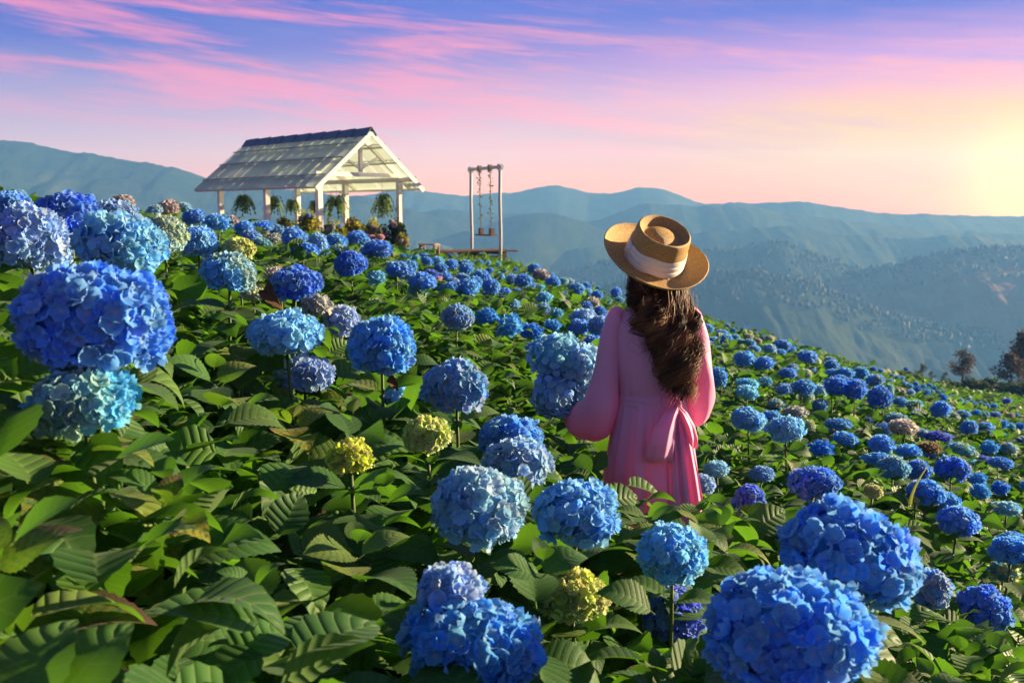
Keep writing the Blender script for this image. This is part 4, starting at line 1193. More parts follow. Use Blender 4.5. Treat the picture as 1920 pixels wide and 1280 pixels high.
def pavilion():
    z0 = -1.5; s2 = math.sqrt(.5); e1 = np.array([-s2, s2, 0]); e2 = np.array([s2, s2, 0]); up = np.array([0, 0, 1.0])
    NL = np.array([-.1918 * 30, 30, 0]); Ln = 5.86; Wd = 3.05; zp = 1.02; rise = .80
    t = thing('pavilion', 'white open pavilion with a translucent gabled roof at the top of the field', 'pavilion', (NL[0], NL[1], z0), 0)
    org = np.array([NL[0], NL[1], z0]); L = lambda p: np.asarray(p) - org
    at = lambda a, b, z: NL + e1 * a + e2 * b + up * z - org
    for b in (0, Wd):
        for a in (0, Ln / 2, Ln):
            s = Shape().beam(at(a, b, z0 - .2), at(a, b, zp - .02), .16, .16, e1).mesh('post', M_WHITE)
            put('post', s, t)
    for b in (0, Wd): put('wall_plate', Shape().beam(at(-.55, b, zp + .04), at(Ln + .7, b, zp + .04), .10, .11).mesh('wall_plate', M_WHITE), t)
    mid = Wd / 2; zr = zp + .12 + mid * rise
    for a in (-.02, Ln / 2, Ln + .02):
        put('tie_beam', Shape().beam(at(a, -.12, zp + .16), at(a, Wd + .12, zp + .16), .08, .12).mesh('tie_beam', M_WHITE), t)
        put('king_post', Shape().beam(at(a, mid, zp + .24), at(a, mid, zr - .04), .10, .10, e1).mesh('king_post', M_WHITE), t)
        for sg in (-1, 1):
            put('rafter', Shape().beam(at(a, mid + sg * (mid + .44), zp + .10 - .44 * rise), at(a, mid, zr - .02), .07, .11).mesh('rafter', M_WHITE), t)
            put('strut', Shape().beam(at(a, mid + sg * .05, zp + .36), at(a, mid + sg * .66, zr - .12 - .66 * rise), .06, .07).mesh('strut', M_WHITE), t)
    for sg in (-1, 1):
        put('barge_board', Shape().beam(at(-.60, mid + sg * (mid + .50), zp + .09 - .50 * rise), at(-.60, mid, zr + .05), .03, .13).mesh('barge_board', M_WHITE), t)
    g1, g2 = .62, .85; tot = Ln + g1 + g2; nu = 13; pitch = tot / nu; wide = pitch * .72; nar = pitch - wide
    half = mid + .50; sl = math.hypot(half, half * rise); rows = [(0, .22), (.22, .50), (.50, .83), (.83, 1.0)]
    cache = {}
    def sheet(w, h, mat, waves):
        key = (round(w, 3), round(h, 3), mat.name)
        if key not in cache:
            n = waves * 6; V = []; 
            for yy in (0, h):
                for i in range(n + 1): V.append((w * i / n, yy, .022 * math.sin(2 * math.pi * waves * i / n)))
            Fs = np.array([(i, i + 1, n + 2 + i, n + 1 + i) for i in range(n)]); cache[key] = mesh_np('roof_sheet', np.array(V), Fs, mat)
        return cache[key]
    rg = random.Random(4)
    for sg in (-1, 1):
        down = (e2 * sg * half - up * half * rise); down /= np.linalg.norm(down); nrm = np.cross(e1, down); nrm *= np.sign(nrm[2])
        for r, (f0, f1) in enumerate(rows):
            for k in range(nu):
                for wd, off, isn in ((wide, 0, 0), (nar, wide, 1)):
                    clear = isn and rg.random() < .78 and not (r == 3 and rg.random() < .4)
                    o = at(-g1 + k * pitch + off, mid, zr + .07) + down * (f0 * sl - .02) + nrm * (.006 * (3 - r) + (.004 if isn else 0))
                    M = frame(e1, down, nrm if sg > 0 or True else -nrm, o)
                    put('roof_sheet', sheet(wd + .012, (f1 - f0) * sl + .04, M_CLEAR if clear else M_PANEL, 2 if isn else 5), t, M=M)
            a = at(-g1, mid, zr + .02) + down * f1 * sl * .985; b = at(Ln + g2, mid, zr + .02) + down * f1 * sl * .985
            put('purlin', Shape().beam(a - nrm * .03, b - nrm * .03, .05, .06, nrm).mesh('purlin', M_WHITE), t)
            if r < 3: put('lath', Shape().beam(a + nrm * .105, b + nrm * .105, .045, .010, nrm).mesh('lath', M_BATTEN), t)
    nseg = 9; sl_ = (tot - .05) / nseg
    for k in range(nseg):
        a0 = -g1 + .02 + k * sl_; S = Shape(); dz = .02
        prof = [(-.20, -.20 * rise - .0), (-.09, -.09 * rise + .05), (0, .09), (.09, -.09 * rise + .05), (.20, -.20 * rise)]
        V = []
        for aa, lift in ((a0 - .04, .03), (a0 + sl_, 0)):
            for b, z in prof: V.append(at(aa, mid + b, zr + .115 + z + lift))
        for aa, lift in ((a0 - .04, .03), (a0 + sl_, 0)):
            for b, z in prof: V.append(at(aa, mid + b * .93, zr + .095 + z + lift))
        Fs = [(i, i + 1, 6 + i, 5 + i) for i in range(4)] + [(10 + i, 15 + i, 16 + i, 11 + i) for i in range(4)] + [(i, 10 + i, 11 + i, i + 1) for i in range(4)] + [(5 + i, 6 + i, 16 + i, 15 + i) for i in range(4)]
        put('ridge_tile', S.add(V, Fs).mesh('ridge_tile', M_RIDGE), t)
    return at, org
pavilion()
# hanging ferns
M_FERN = material('fern', tree_b((.05, .11, .015, 1), (.16, .22, .03, 1)))
M_POT = simple('dark flower pot', (.035, .025, .02), .6, .2, 10)
M_WIRE = simple('wire', (.12, .12, .11), .5, .1, 10)
def fern(label, px, py, d, w, seed):
    c = P(px, py, d); s = w * d / F / 2; rg = np.random.default_rng(seed)
    t = thing('hanging_fern', label, 'hanging plant', c, 0, 'ferns hanging in the pavilion')
    pot = Shape(); n = 12; V = []; ring = [(.0, -.17), (.075, -.17), (.10, 0), (.108, 0), (.108, -.02)]
    for r, z in ring:
        for k in range(n): V.append((r * math.cos(k * 2 * math.pi / n), r * math.sin(k * 2 * math.pi / n), z))
    pot.add(V, [(i * n + k, i * n + (k + 1) % n, (i + 1) * n + (k + 1) % n, (i + 1) * n + k) for i in range(4) for k in range(n)])
    pot.add([(0.09 * math.cos(k * math.pi / 6), .09 * math.sin(k * math.pi / 6), -.015) for k in range(12)], [tuple(range(12))])
    put('pot', pot.mesh('pot', M_POT, False), t)
    wi = Shape(); top = 1.04 - c[2]
    for k in range(3): a = k * 2.1; wi.tube([(.1 * math.cos(a), .1 * math.sin(a), 0), (0, 0, .32)], .004, 4)
    wi.tube([(0, 0, .31), (0, 0, top)], .005, 4); put('hanger', wi.mesh('hanger', M_WIRE), t)
    Vs, Fs = [], []
    for k in range(40):
        a = rg.uniform(0, 6.28); L = s * rg.uniform(.6, 1.25); rise = rg.uniform(.05, .75) * s; m = 9; drop = rg.uniform(.5, 1.5) * s
        for i in range(m):
            u = i / (m - 1); r = .03 + L * u; z = rise * math.sin(math.pi * min(1, u * 1.1)) * 1.1 - drop * u * u
            p = np.array([math.cos(a) * r, math.sin(a) * r, z]); sd = np.array([-math.sin(a), math.cos(a), 0])
            if i == m - 1: break
            u2 = (i + 1) / (m - 1); r2 = .03 + L * u2; z2 = rise * math.sin(math.pi * min(1, u2 * 1.1)) * 1.1 - drop * u2 * u2; q = np.array([math.cos(a) * r2, math.sin(a) * r2, z2])
            lw = .055 * math.sin(math.pi * (.15 + .8 * u)) + .008
            for sg in (-1, 1):
                b = len(Vs); Vs += [p, q, p * .2 + q * .8 + sd * sg * lw + np.array([0, 0, -.02])]; Fs.append((b, b + 1, b + 2))
    put('fronds', mesh_np('fronds', np.array(Vs), np.array(Fs), M_FERN, smooth=False), t, kind='stuff')
fern('fern in the pavilion\'s outer left bay, hanging alone between two posts', 458, 376, 32.8, 40, 1)
fern('fern just right of the middle front post, partly hidden by it', 513, 379, 35.5, 38, 2)
fern('dark narrow fern between the middle front post and the next post behind', 549, 382, 34.8, 30, 3)
fern('fern half hidden behind the near corner post', 592, 384, 33.5, 26, 4)
fern('largest fern, bushy and yellow green, beside the near corner post', 631, 378, 32.6, 50, 5)
fern('fern hanging beside the outer right post with its dark pot showing', 717, 377, 31.8, 46, 6)
# shrubs round the pavilion
def yel_b(w):
    c = w.mix(w.new('ShaderNodeNewGeometry').outputs['Random Per Island'], (.11, .17, .015, 1), (.50, .42, .04, 1))
    return blend(w, .5, princ(w, c, .6, .2), w.new('ShaderNodeBsdfTranslucent', {0: c}).outputs[0])
M_YEL = material('yellow green leaves', yel_b)
SH = 'yellow green shrubs round the pavilion'
for k, (px, py, d, w, h, lab) in enumerate([(575, 440, 29.2, 56, 54, 'tallest yellow green shrub, between the middle and near corner posts'), (628, 452, 28.6, 44, 50, 'yellow shrub at the foot of the near corner post'), (664, 448, 31.5, 46, 50, 'yellow green shrub in front of the rear post under the gable'), (700, 450, 31.0, 44, 48, 'bright yellow shrub in the middle of the open gable side'), (736, 462, 30.4, 52, 68, 'dark green and yellow shrub climbing the outer right post'), (535, 438, 30.2, 40, 38, 'low yellow shrub behind the middle front post'), (757, 468, 29.8, 26, 40, 'small yellow shrub outside the right post by the white pots')]):
    t, cl = bush('shrub', lab, px, py, d, w, h, M_YEL if k != 4 else M_CROWN, .13, 30 + k, 130, 'shrub', SH, sink=.1)
    rg = random.Random(k)
    for i in range(5):
        c, r = cl[rg.randrange(7)]; a = rg.uniform(3.6, 5.8)
        q = c + np.array([math.cos(a) * r[0], math.sin(a) * r[1], r[2] * rg.uniform(0, .9)])
        put('flower_head', BLOOM[i % 7], t, M=Matrix.Translation(q) @ Matrix.Scale(rg.uniform(.06, .09), 4), color=tone_jit(rg.choice(['beige', 'beige', 'pink', 'brown', 'dusty'])))
M_POTW = simple('white glazed pot', (.78, .77, .74), .35, .05, 6)
for px, py, d, lab in ((745, 478, 30.2, 'white flower pot left of its twin beside the outer right post'), (757, 479, 30.0, 'white flower pot right of its twin, outside the right post')):
    c = P(px, py, d); s = Shape(); n = 14; V = []
    for r, z in [(.0, 0), (.09, 0), (.10, .06), (.14, .26), (.16, .30), (.165, .33), (.145, .33), (.13, .27), (0, .27)]:
        for k in range(n): V.append((r * math.cos(k * 2 * math.pi / n), r * math.sin(k * 2 * math.pi / n), z))
    s.add(V, [(i * n + k, i * n + (k + 1) % n, (i + 1) * n + (k + 1) % n, (i + 1) * n + k) for i in range(8) for k in range(n)])
    thing('flower_pot', lab, 'flower pot', c - np.array([0, 0, .18]), 0, 'white pots by the pavilion', me=s.mesh('flower_pot', M_POTW, True))

# ------------------------------------------------------------------ the swing, its platform and a bench
M_POLE = simple('grey white swing post', (.46, .47, .48), .6, .12, 9, .3, .2)
M_WOOD = simple('weathered wood', (.17, .105, .07), .8, .35, 7, .2, .4)
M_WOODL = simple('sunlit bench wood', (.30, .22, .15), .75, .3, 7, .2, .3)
M_ROPE = simple('rope', (.26, .20, .13), .9, .2, 30)
def swing():
    A = P(883, 318, 32.6); B = P(937.5, 313, 31.0); zA, zB = float(ground(A[0], A[1])), float(ground(B[0], B[1]))
    zb = P(938, 492, 31.0)[2]
    org = np.array([(A[0] + B[0]) / 2, (A[1] + B[1]) / 2, zb]); t = thing('swing', 'tall white frame swing with vine wrapped ropes overlooking the valley', 'swing', org)
    lx = lambda p: np.asarray(p) - org
    for q in (A, B):
        q = lx(q); put('post', Shape().tube([(q[0], q[1], -.7), (q[0] + .015, q[1], .9), (q[0] - .01, q[1], 1.9), (q[0], q[1], q[2] - .06)], [.056, .052, .050, .050], 12).mesh('post', M_POLE, True), t)
    d = (B - A) / np.linalg.norm(B - A); dn = np.cross(d, (0, 0, 1))
    put('crossbeam', Shape().beam(lx(A) - d * .14, lx(B) + d * .14, .095, .095).mesh('crossbeam', M_POLE), t)
    for q in (A, B): put('bracket', Shape().beam(lx(q) - (0, 0, .10), lx(q) + (0, 0, .09), .125, .125, d).mesh('bracket', M_POLE), t)
    seat_z = P(912, 441, 31.8)[2]
    f0, f1 = .30, .66; sc = None; ends = []
    for f in (f0, f1):
        top = A + (B - A) * f; bot = top + d * .10; bot = np.array([bot[0], bot[1], seat_z + .02]); ends.append(bot)
        pts = [top + (bot - top) * u + np.array([.008 * math.sin(9 * u), 0, 0]) for u in np.linspace(0, 1, 14)]
        rp = put('rope', Shape().tube([lx(p) for p in pts], .016, 6).mesh('rope', M_ROPE, True), t)
        put('rope_knot', Shape().beam(lx(top) - (0, 0, .10), lx(top) + (0, 0, .10), .11, .11, d).mesh('rope_knot', M_ROPE), t)
        rg = np.random.default_rng(int(f * 100)); n = 70; u = rg.random(n) ** 1.5 * .8; pos = np.array([lx(top + (bot - top) * q) for q in u]) + rg.normal(0, .03, (n, 3))
        V, Fs, U = many_leaves(pos, rg.uniform(0, 6.28, n), rg.normal(0, .7, n), rg.normal(0, .5, n), rg.uniform(.05, .10, n), LEAF_TINY)
        put('vine', mesh_np('vine', V, Fs, M_FERN, uv=U), t, kind='stuff')
    a, b = lx(ends[0]), lx(ends[1]); st = put('seat', Shape().beam(a - d * .17 - (0, 0, .02), b + d * .17 - (0, 0, .02), .26, .05).mesh('seat', M_WOOD), t)
    for q in (a, b): put('seat_block', Shape().beam(q + (0, 0, .005), q + (0, 0, .20), .12, .14, d).mesh('seat_block', M_WOOD), t)
swing()
def platform():
    # a deck seen almost edge on: its near edge runs from the bench to beyond the right post
    a = P(830, 482, 30.6); b = P(958, 470, 31.6); a[2] = b[2] = P(893, 471, 31.2)[2]
    d = b - a; Ld = np.linalg.norm(d); d /= Ld; n = np.array([-d[1], d[0], 0]); zt = a[2]
    org = np.array([(a[0] + b[0]) / 2, (a[1] + b[1]) / 2, zt - 1.0]); lx = lambda p: np.asarray(p) - org
    t = thing('wooden_platform', 'low brown plank platform under the swing', 'platform', org)
    rg = random.Random(2); npl = 9
    for k in range(npl):
        o = n * (k * .17); e0 = rg.uniform(-.12, .12); e1 = rg.uniform(-.1, .22)
        put('plank', Shape().beam(lx(a + o - d * e0 + (0, 0, rg.uniform(-.006, .006))), lx(b + o + d * e1 + (0, 0, rg.uniform(-.006, .006))), .155, .045).mesh('plank', M_WOOD), t)
    for f in (.08, .5, .9):
        put('joist', Shape().beam(lx(a + d * Ld * f - n * .06 - (0, 0, .08)), lx(a + d * Ld * f + n * 1.5 - (0, 0, .08)), .09, .10).mesh('joist', M_WOOD), t)
        for o in (.04, 1.38): q = lx(a + d * Ld * f + n * o); put('leg', Shape().beam(q - (0, 0, .9), q - (0, 0, .14), .10, .10, d).mesh('leg', M_WOOD), t)
    for o in (.0, 1.42): put('edge_beam', Shape().beam(lx(a + n * o - (0, 0, .19) + d * .3), lx(b + n * o - (0, 0, .19) - d * .15), .06, .10).mesh('edge_beam', M_WOOD), t)
platform()
def bench():
    c = P(805, 458, 29.6); d = np.array([.86, -.5, 0]); n = np.array([.5, .86, 0]); org = c - np.array([0, 0, .46]); lx = lambda p: np.asarray(p) - org
    t = thing('bench', 'small wooden bench left of the platform', 'bench', org)
    for k in (-1, 0, 1): put('plank', Shape().beam(lx(c - d * .30 + n * k * .10), lx(c + d * .30 + n * k * .10), .094, .035).mesh('plank', M_WOODL), t)
    for i in (-1, 1):
        for j in (-1, 1): q = lx(c + d * .26 * i + n * .11 * j); put('leg', Shape().beam(q - (0, 0, .50), q - (0, 0, .03), .05, .05, d).mesh('leg', M_WOOD), t)
        put('apron', Shape().beam(lx(c + d * .26 * i - n * .10 - (0, 0, .06)), lx(c + d * .26 * i + n * .10 - (0, 0, .06)), .04, .05).mesh('apron', M_WOOD), t)
bench()

# ------------------------------------------------------------------ the woman in the pink dress
W0 = np.array([.553, 3.85, -1.77])
def PY(px, py, y):
    a = (640.0 - py) / F; dy = math.cos(PITCH) + a * math.sin(PITCH); s = y / dy
    return np.array([(px - 960.0) / F * s, y, (a * math.cos(PITCH) - math.sin(PITCH)) * s])
def fabric_b(col, tcol, tr=.22):
    def b(w):
        o = w.new('ShaderNodeTexCoord').outputs['Object']; n = w.noise(o, 9.0, 3, .5)
        wv = w.noise(w.new('ShaderNodeVectorMath', {0: o, 1: (220, 220, 60)}, operation='MULTIPLY').outputs[0], 1.0, 2)
        c = w.mix(n, tuple(q * .93 for q in col[:3]) + (1,), col)
        s1 = princ(w, c, .48, .35, bumped(w, wv, .06, .001), **{'Sheen Weight': .25})
        return blend(w, tr, s1, w.new('ShaderNodeBsdfTranslucent', {0: tcol}).outputs[0])
    return b
M_DRESS = material('pink satin', fabric_b((.90, .41, .66, 1), (.98, .25, .46, 1), .30))
M_SKIN = material('skin', lambda w: princ(w, (.58, .36, .26, 1), .5, .4, None, **{'Subsurface Weight': .1, 'Subsurface Radius': (.02, .008, .004)}))
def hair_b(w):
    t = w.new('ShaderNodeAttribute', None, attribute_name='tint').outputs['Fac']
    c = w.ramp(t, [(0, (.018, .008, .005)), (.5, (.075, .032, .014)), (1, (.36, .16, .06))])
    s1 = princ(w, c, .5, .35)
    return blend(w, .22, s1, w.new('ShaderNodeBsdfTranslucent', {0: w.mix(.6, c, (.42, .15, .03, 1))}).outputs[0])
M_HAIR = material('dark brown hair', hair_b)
def straw_b(w):
    o = w.new('ShaderNodeTexCoord').outputs['Object']; s = w.new('ShaderNodeSeparateXYZ', {0: o}); x, y, z = s.outputs
    r = w.math('SQRT', w.math('ADD', w.math('MULTIPLY', x, x), w.math('MULTIPLY', y, y))); ang = w.math('ARCTAN2', y, x)
    rr = w.math('ADD', w.math('MULTIPLY', r, 240.0), w.math('MULTIPLY', z, 240.0))
    ring = w.math('ABSOLUTE', w.math('SUBTRACT', w.math('FRACT', rr), .5))
    row = w.math('FLOOR', rr)
    st = w.math('ABSOLUTE', w.math('SUBTRACT', w.math('FRACT', w.math('ADD', w.math('MULTIPLY', ang, 46.0), w.math('MULTIPLY', row, .5))), .5))
    n = w.noise(o, 230.0, 3, .7); n2 = w.noise(o, 12.0, 3)
    h = w.math('ADD', w.math('MULTIPLY', w.math('SUBTRACT', .5, ring), 1.0), w.math('ADD', w.math('MULTIPLY', st, .8), n))
    c = w.mix(w.smooth(n, .3, .7), (.24, .12, .03, 1), (.70, .45, .15, 1)); c = w.mix(w.math('MULTIPLY', n2, .4), c, (.46, .25, .07, 1))
    c = w.mix(w.math('MULTIPLY', w.smooth(ring, .36, .5), .4), c, (.20, .10, .03, 1))
    return princ(w, c, .6, .3, bumped(w, h, .7, .0022))
M_STRAW = material('woven straw', straw_b)
M_BAND = material('ivory hat ribbon', fabric_b((.80, .75, .62, 1), (.8, .7, .5, 1), .08))
M_EYE = simple('eye', (.75, .74, .72), .2, .02, 5); M_LIP = simple('lips', (.45, .12, .11), .4, .1, 9)

def body_mesh():
    V = [(0, 0, .95), (0, -.005, 1.08), (0, -.005, 1.22), (0, 0, 1.36), (0, .01, 1.43), (0, .015, 1.49), (0, .03, 1.56), (0, .03, 1.62)]
    r = [.115, .095, .105, .085, .05, .052, .088, .07]; E = [(0, 1), (1, 2), (2, 3), (3, 4), (4, 5), (5, 6), (6, 7)]
    def chain(start, pts, rad):
        k = start
        for p, q in zip(pts, rad): V.append(p); r.append(q); E.append((k, len(V) - 1)); k = len(V) - 1
        return k
    chain(6, [(0, .112, 1.575), (0, .132, 1.572)], [.03, .008])            # brow to nose
    for s in (-1, 1):
        chain(6, [(s * .088, .02, 1.555)], [.014])                         # ear
        chain(0, [(s * .085, 0, .88), (s * .10, .01, .50), (s * .10, -.015, .10), (s * .105, .07, .035), (s * .11, .14, .025)], [.085, .056, .036, .034, .022])
    def arm(s, el, wr, fdir, spread, curl):
        k = chain(3, [(s * .145, 0, 1.355), el, wr], [.046, .036, .025]); fdir = np.array(fdir, float); fdir /= np.linalg.norm(fdir); spread = np.array(spread, float)
        nrm = np.cross(fdir, spread) * curl
        palm = np.array(wr) + fdir * .045; kp = chain(k, [tuple(palm)], [.026])
        for i, (o, L) in enumerate(((-.026, .062), (-.009, .072), (.009, .068), (.026, .054))):
            b = palm + spread * o * .8; p1 = b + fdir * .035 + spread * o * .2; p2 = p1 + (fdir * .8 + nrm * .6) * L * .55; p3 = p2 + (fdir * .2 + nrm * .95) * L * .45
            chain(kp, [tuple(p1), tuple(p2), tuple(p3)], [.0098, .0088, .0072])
        b = np.array(wr) + fdir * .02; p1 = b - spread * .036 + nrm * .012; p2 = p1 + (fdir * .5 + nrm * .5 - spread * .35) * .034; p3 = p2 + (fdir * .5 + nrm * .7) * .026
        chain(k, [tuple(p1), tuple(p2), tuple(p3)], [.0125, .0105, .0085])
    arm(-1, (-.198, .0, 1.03), (-.318, .165, .965), (-.25, .9, .12), (.25, .1, -.95), 1)
    arm(1, (.182, .02, 1.08), (.07, .225, 1.0), (-.9, .4, 0), (0, .1, 1.0), -1)
    me = bpy.data.meshes.new('person'); me.from_pydata(V, E, []); me.materials.append(M_SKIN); return me, r
def woman():
    me, rad = body_mesh()
    t = thing('person', 'woman seen from behind in a pink dress and straw hat, holding blue hydrangeas', 'person', W0, 0, me=me)
    sk = t.modifiers.new('skin', 'SKIN'); sk.use_smooth_shade = True
    for v, r in zip(me.skin_vertices[0].data, rad): v.radius = (r, r)
    me.skin_vertices[0].data[0].use_root = True
    sb = t.modifiers.new('subdivision', 'SUBSURF'); sb.levels = sb.render_levels = 2
    for s in (-1, 1):
        V, Fc = ICO2; put('eye', mesh_np('eye', V * .012, Fc, M_EYE), t, (s * .032, .103, 1.59))
    V, Fc = ICO2; put('mouth', mesh_np('mouth', V * np.array([.022, .008, .008]), Fc, M_LIP), t, (0, .108, 1.525))
    rg = np.random.default_rng(3)
    # bodice and skirt
    def loft(rings, n, fold, name, close=False, solid=.004, fold_fn=None):
        V = []; m = len(rings)
        for i, (cx, cy, z, rx, ry) in enumerate(rings):
            for k in range(n):
                a = 2 * math.pi * k / n; q = 1 + (fold_fn(i / (m - 1), a) if fold_fn else 0)
                V.append((cx + rx * q * math.cos(a), cy + ry * q * math.sin(a), z))
        Fc = np.array([(i * n + k, (i + 1) * n + k, (i + 1) * n + (k + 1) % n, i * n + (k + 1) % n) for i in range(m - 1) for k in range(n)])
        me = mesh_np(name, np.array(V), Fc, M_DRESS); return me
    def resample(R_, m):
        R_ = np.array(R_, float); s = np.linspace(0, len(R_) - 1, m); x = np.arange(len(R_)); out = np.stack([np.interp(s, x, R_[:, j]) for j in range(R_.shape[1])], 1)
        for _ in range(2): out[1:-1] = .25 * out[:-2] + .5 * out[1:-1] + .25 * out[2:]
        return out
    bod = resample([(0, .0, 1.445, .052, .052), (0, 0, 1.43, .060, .058), (0, 0, 1.405, .10, .068), (0, -.002, 1.375, .148, .080), (0, -.005, 1.33, .163, .092), (0, -.005, 1.25, .162, .104), (0, -.005, 1.16, .150, .106), (0, -.003, 1.10, .140, .103), (0, 0, 1.062, .134, .098)], 40)
    ph = rg.uniform(0, 6.28, 12)
    put('bodice', loft(bod, 72, 0, 'bodice', fold_fn=lambda t, a: .016 * math.sin(5 * a + 7 * t + ph[0]) * (.3 + t) + .06 * max(0, t - .55) * math.sin(23 * a + ph[1] + 2 * t) + .045 * float(fbm(a * 2.6, t * 6, 3, 8))), t)
    skr = resample([(0, 0, 1.05, .133, .098), (0, 0, 1.02, .140, .108), (0, 0, .98, .147, .122), (0, 0, .90, .160, .143), (0, 0, .76, .180, .170), (0, 0, .62, .200, .192), (0, 0, .40, .238, .232), (0, 0, .20, .272, .268)], 60)
    def pleat(t, a):
        w = sum(math.sin(f * a + p + q * t) * am for f, p, q, am in ((14, ph[2], .6, .45), (23, ph[3], -.8, .30), (9, ph[4], 1.4, .40), (37, ph[5], 0, .16)))
        return w * (.018 + .060 * t ** .7)
    put('skirt', loft(skr, 260, 0, 'skirt', fold_fn=pleat), t)
    # sleeves
    def sleeve(path):
        p = resample(path, 46); V = []; n = 48; pts = p[:, :3]; T = np.gradient(pts, axis=0); T /= np.linalg.norm(T, axis=1)[:, None]; u = np.array([1.0, 0, 0]); m = len(p)
        for i in range(m):
            u = u - T[i] * (u @ T[i]); u /= np.linalg.norm(u); w = np.cross(T[i], u); tt = i / (m - 1)
            for k in range(n):
                a = 2 * math.pi * k / n
                q = 1 + .040 * math.sin(3 * a + 9 * tt) * tt + .022 * math.sin(2 * a + 26 * tt + 2 * math.sin(a)) + .10 * float(fbm(a * 1.6, tt * 11.0, 3, 4)) + .05 * max(0, tt - .45) * math.sin(11 * a + 5 * tt) + .06 * max(0, tt - .8) * 4 * math.sin(17 * a)
                sag = np.array([0, 0, -.022 * math.sin(math.pi * max(0, (tt - .45) / .55)) * (1 if math.sin(a) * w[2] + math.cos(a) * u[2] < 0 else .2)])
                V.append(pts[i] + p[i, 3] * q * (math.cos(a) * u + math.sin(a) * w) + sag)
        Fc = np.array([(i * n + k, i * n + (k + 1) % n, (i + 1) * n + (k + 1) % n, (i + 1) * n + k) for i in range(m - 1) for k in range(n)])
        put('sleeve', mesh_np('sleeve', np.array(V), Fc, M_DRESS), t)
    sleeve([(-.118, 0, 1.392, .030), (-.140, 0, 1.372, .046), (-.158, -.005, 1.31, .049), (-.174, -.01, 1.22, .048), (-.188, -.012, 1.12, .053), (-.202, -.008, 1.03, .070), (-.225, .03, .972, .080), (-.265, .085, .955, .072), (-.300, .135, .96, .050), (-.318, .165, .965, .034)])
    sleeve([(.118, 0, 1.392, .030), (.140, 0, 1.372, .046), (.158, -.005, 1.31, .049), (.174, -.005, 1.22, .049), (.184, 0, 1.13, .053), (.184, .02, 1.06, .068), (.165, .07, 1.015, .076), (.13, .14, 1.0, .068), (.09, .2, 1.0, .046), (.07, .225, 1.0, .034)])
    # sash and bow
    sash = resample([(0, 0, 1.078, .137, .101), (0, 0, 1.07, .137, .103), (0, 0, 1.055, .138, .104), (0, 0, 1.040, .138, .105), (0, 0, 1.028, .137, .105)], 14)
    sa = put('sash', loft(sash, 96, 0, 'sash', fold_fn=lambda t, a: .010 * math.sin(14 * t + 2 * math.sin(a * 2))), t)
    def drape(name, path, pleats, parent, seed):
        """a strip of cloth: path rows are x, y, z, half width, swell"""
        p = resample(path, 34); n = 30; V = []; r = np.random.default_rng(seed); f = r.uniform(0, 6.28, 4)
        for side in (1, -1):
            for i, (x, y, z, hw, sw) in enumerate(p):
                tt = i / 33
                for k in range(n + 1):
                    v = 2 * k / n - 1
                    wr = .0075 * math.sin(pleats * v * 2.2 + f[0] + tt * 2) * min(1, tt * 3) + .004 * math.sin(pleats * 4.1 * v + f[1]) * (1 - tt * .4)
                    V.append((x + hw * v, y - side * (sw * math.sqrt(max(0, 1 - v * v)) + .0012) + wr, z + .02 * (v * v) * hw * 4 * (1 if seed % 2 else -1)))
        N = 34 * (n + 1); Fc = []
        for s in (0, 1):
            for i in range(33):
                for k in range(n):
                    b = s * N + i * (n + 1) + k; q = (b, b + n + 1, b + n + 2, b + 1); Fc.append(q if s else q[::-1])
        for i in range(33):                                  # close the edges
            for k in (0, n): b = i * (n + 1) + k; Fc.append((b, b + n + 1, b + n + 1 + N, b + N))
        for k in range(n): b = 33 * (n + 1) + k; Fc.append((b, b + 1, b + 1 + N, b + N))
        return put(name, mesh_np(name, np.array(V), np.array(Fc), M_DRESS), parent)
    kx, kz = .072, 1.048
    drape('bow_tail', [(kx, -.118, kz, .012, .004), (.085, -.130, .99, .022, .005), (.098, -.150, .90, .034, .005), (.112, -.172, .78, .046, .004), (.128, -.190, .64, .055, .004), (.145, -.215, .48, .062, .003)], 3.2, sa, 4)
    drape('bow_tail', [(kx - .005, -.114, kz, .012, .004), (.062, -.132, .99, .020, .004), (.066, -.153, .90, .026, .004), (.075, -.175, .78, .034, .004), (.085, -.196, .64, .042, .003), (.095, -.222, .48, .048, .003)], 2.4, sa, 5)
    drape('bow_loop', [(kx, -.130, kz, .012, .010), (.046, -.156, 1.02, .027, .022), (.022, -.178, .97, .041, .032), (.008, -.186, .91, .050, .034), (.002, -.184, .86, .051, .024), (.000, -.176, .838, .049, .004)], 2.0, sa, 6)
    drape('bow_loop', [(kx, -.125, kz, .010, .006), (.095, -.136, 1.02, .018, .012), (.118, -.138, .97, .024, .018), (.132, -.134, .92, .024, .018), (.138, -.128, .88, .018, .003)], 1.8, sa, 7)
    V, Fc = ICO3; put('bow_knot', mesh_np('bow_knot', V * np.array([.020, .016, .026]) * (1 + .08 * np.sin(V[:, :1] * 9 + V[:, 2:] * 3)), Fc, M_DRESS), sa, (kx, -.126, kz))

    # hat
    C = PY(1225, 488, 3.83) - W0; tb, rl = R(30), R(15.5)
    up = np.array([math.sin(rl) * math.cos(tb), -math.sin(tb), math.cos(rl) * math.cos(tb)]); fx = np.array([math.cos(rl), 0, -math.sin(rl)]); fy = np.cross(up, fx)
    prof = [(.112, .002), (.125, -.004), (.145, -.006), (.170, -.004), (.190, .003), (.203, .012), (.208, .019)]
    crown = [(.1135, .0), (.1125, .03), (.110, .065), (.1075, .10), (.1055, .124), (.103, .134), (.0985, .1385), (.092, .135), (.083, .122), (.073, .112), (.063, .112), (.050, .119), (.035, .126), (.018, .1295), (.001, .130)]
    n = 96
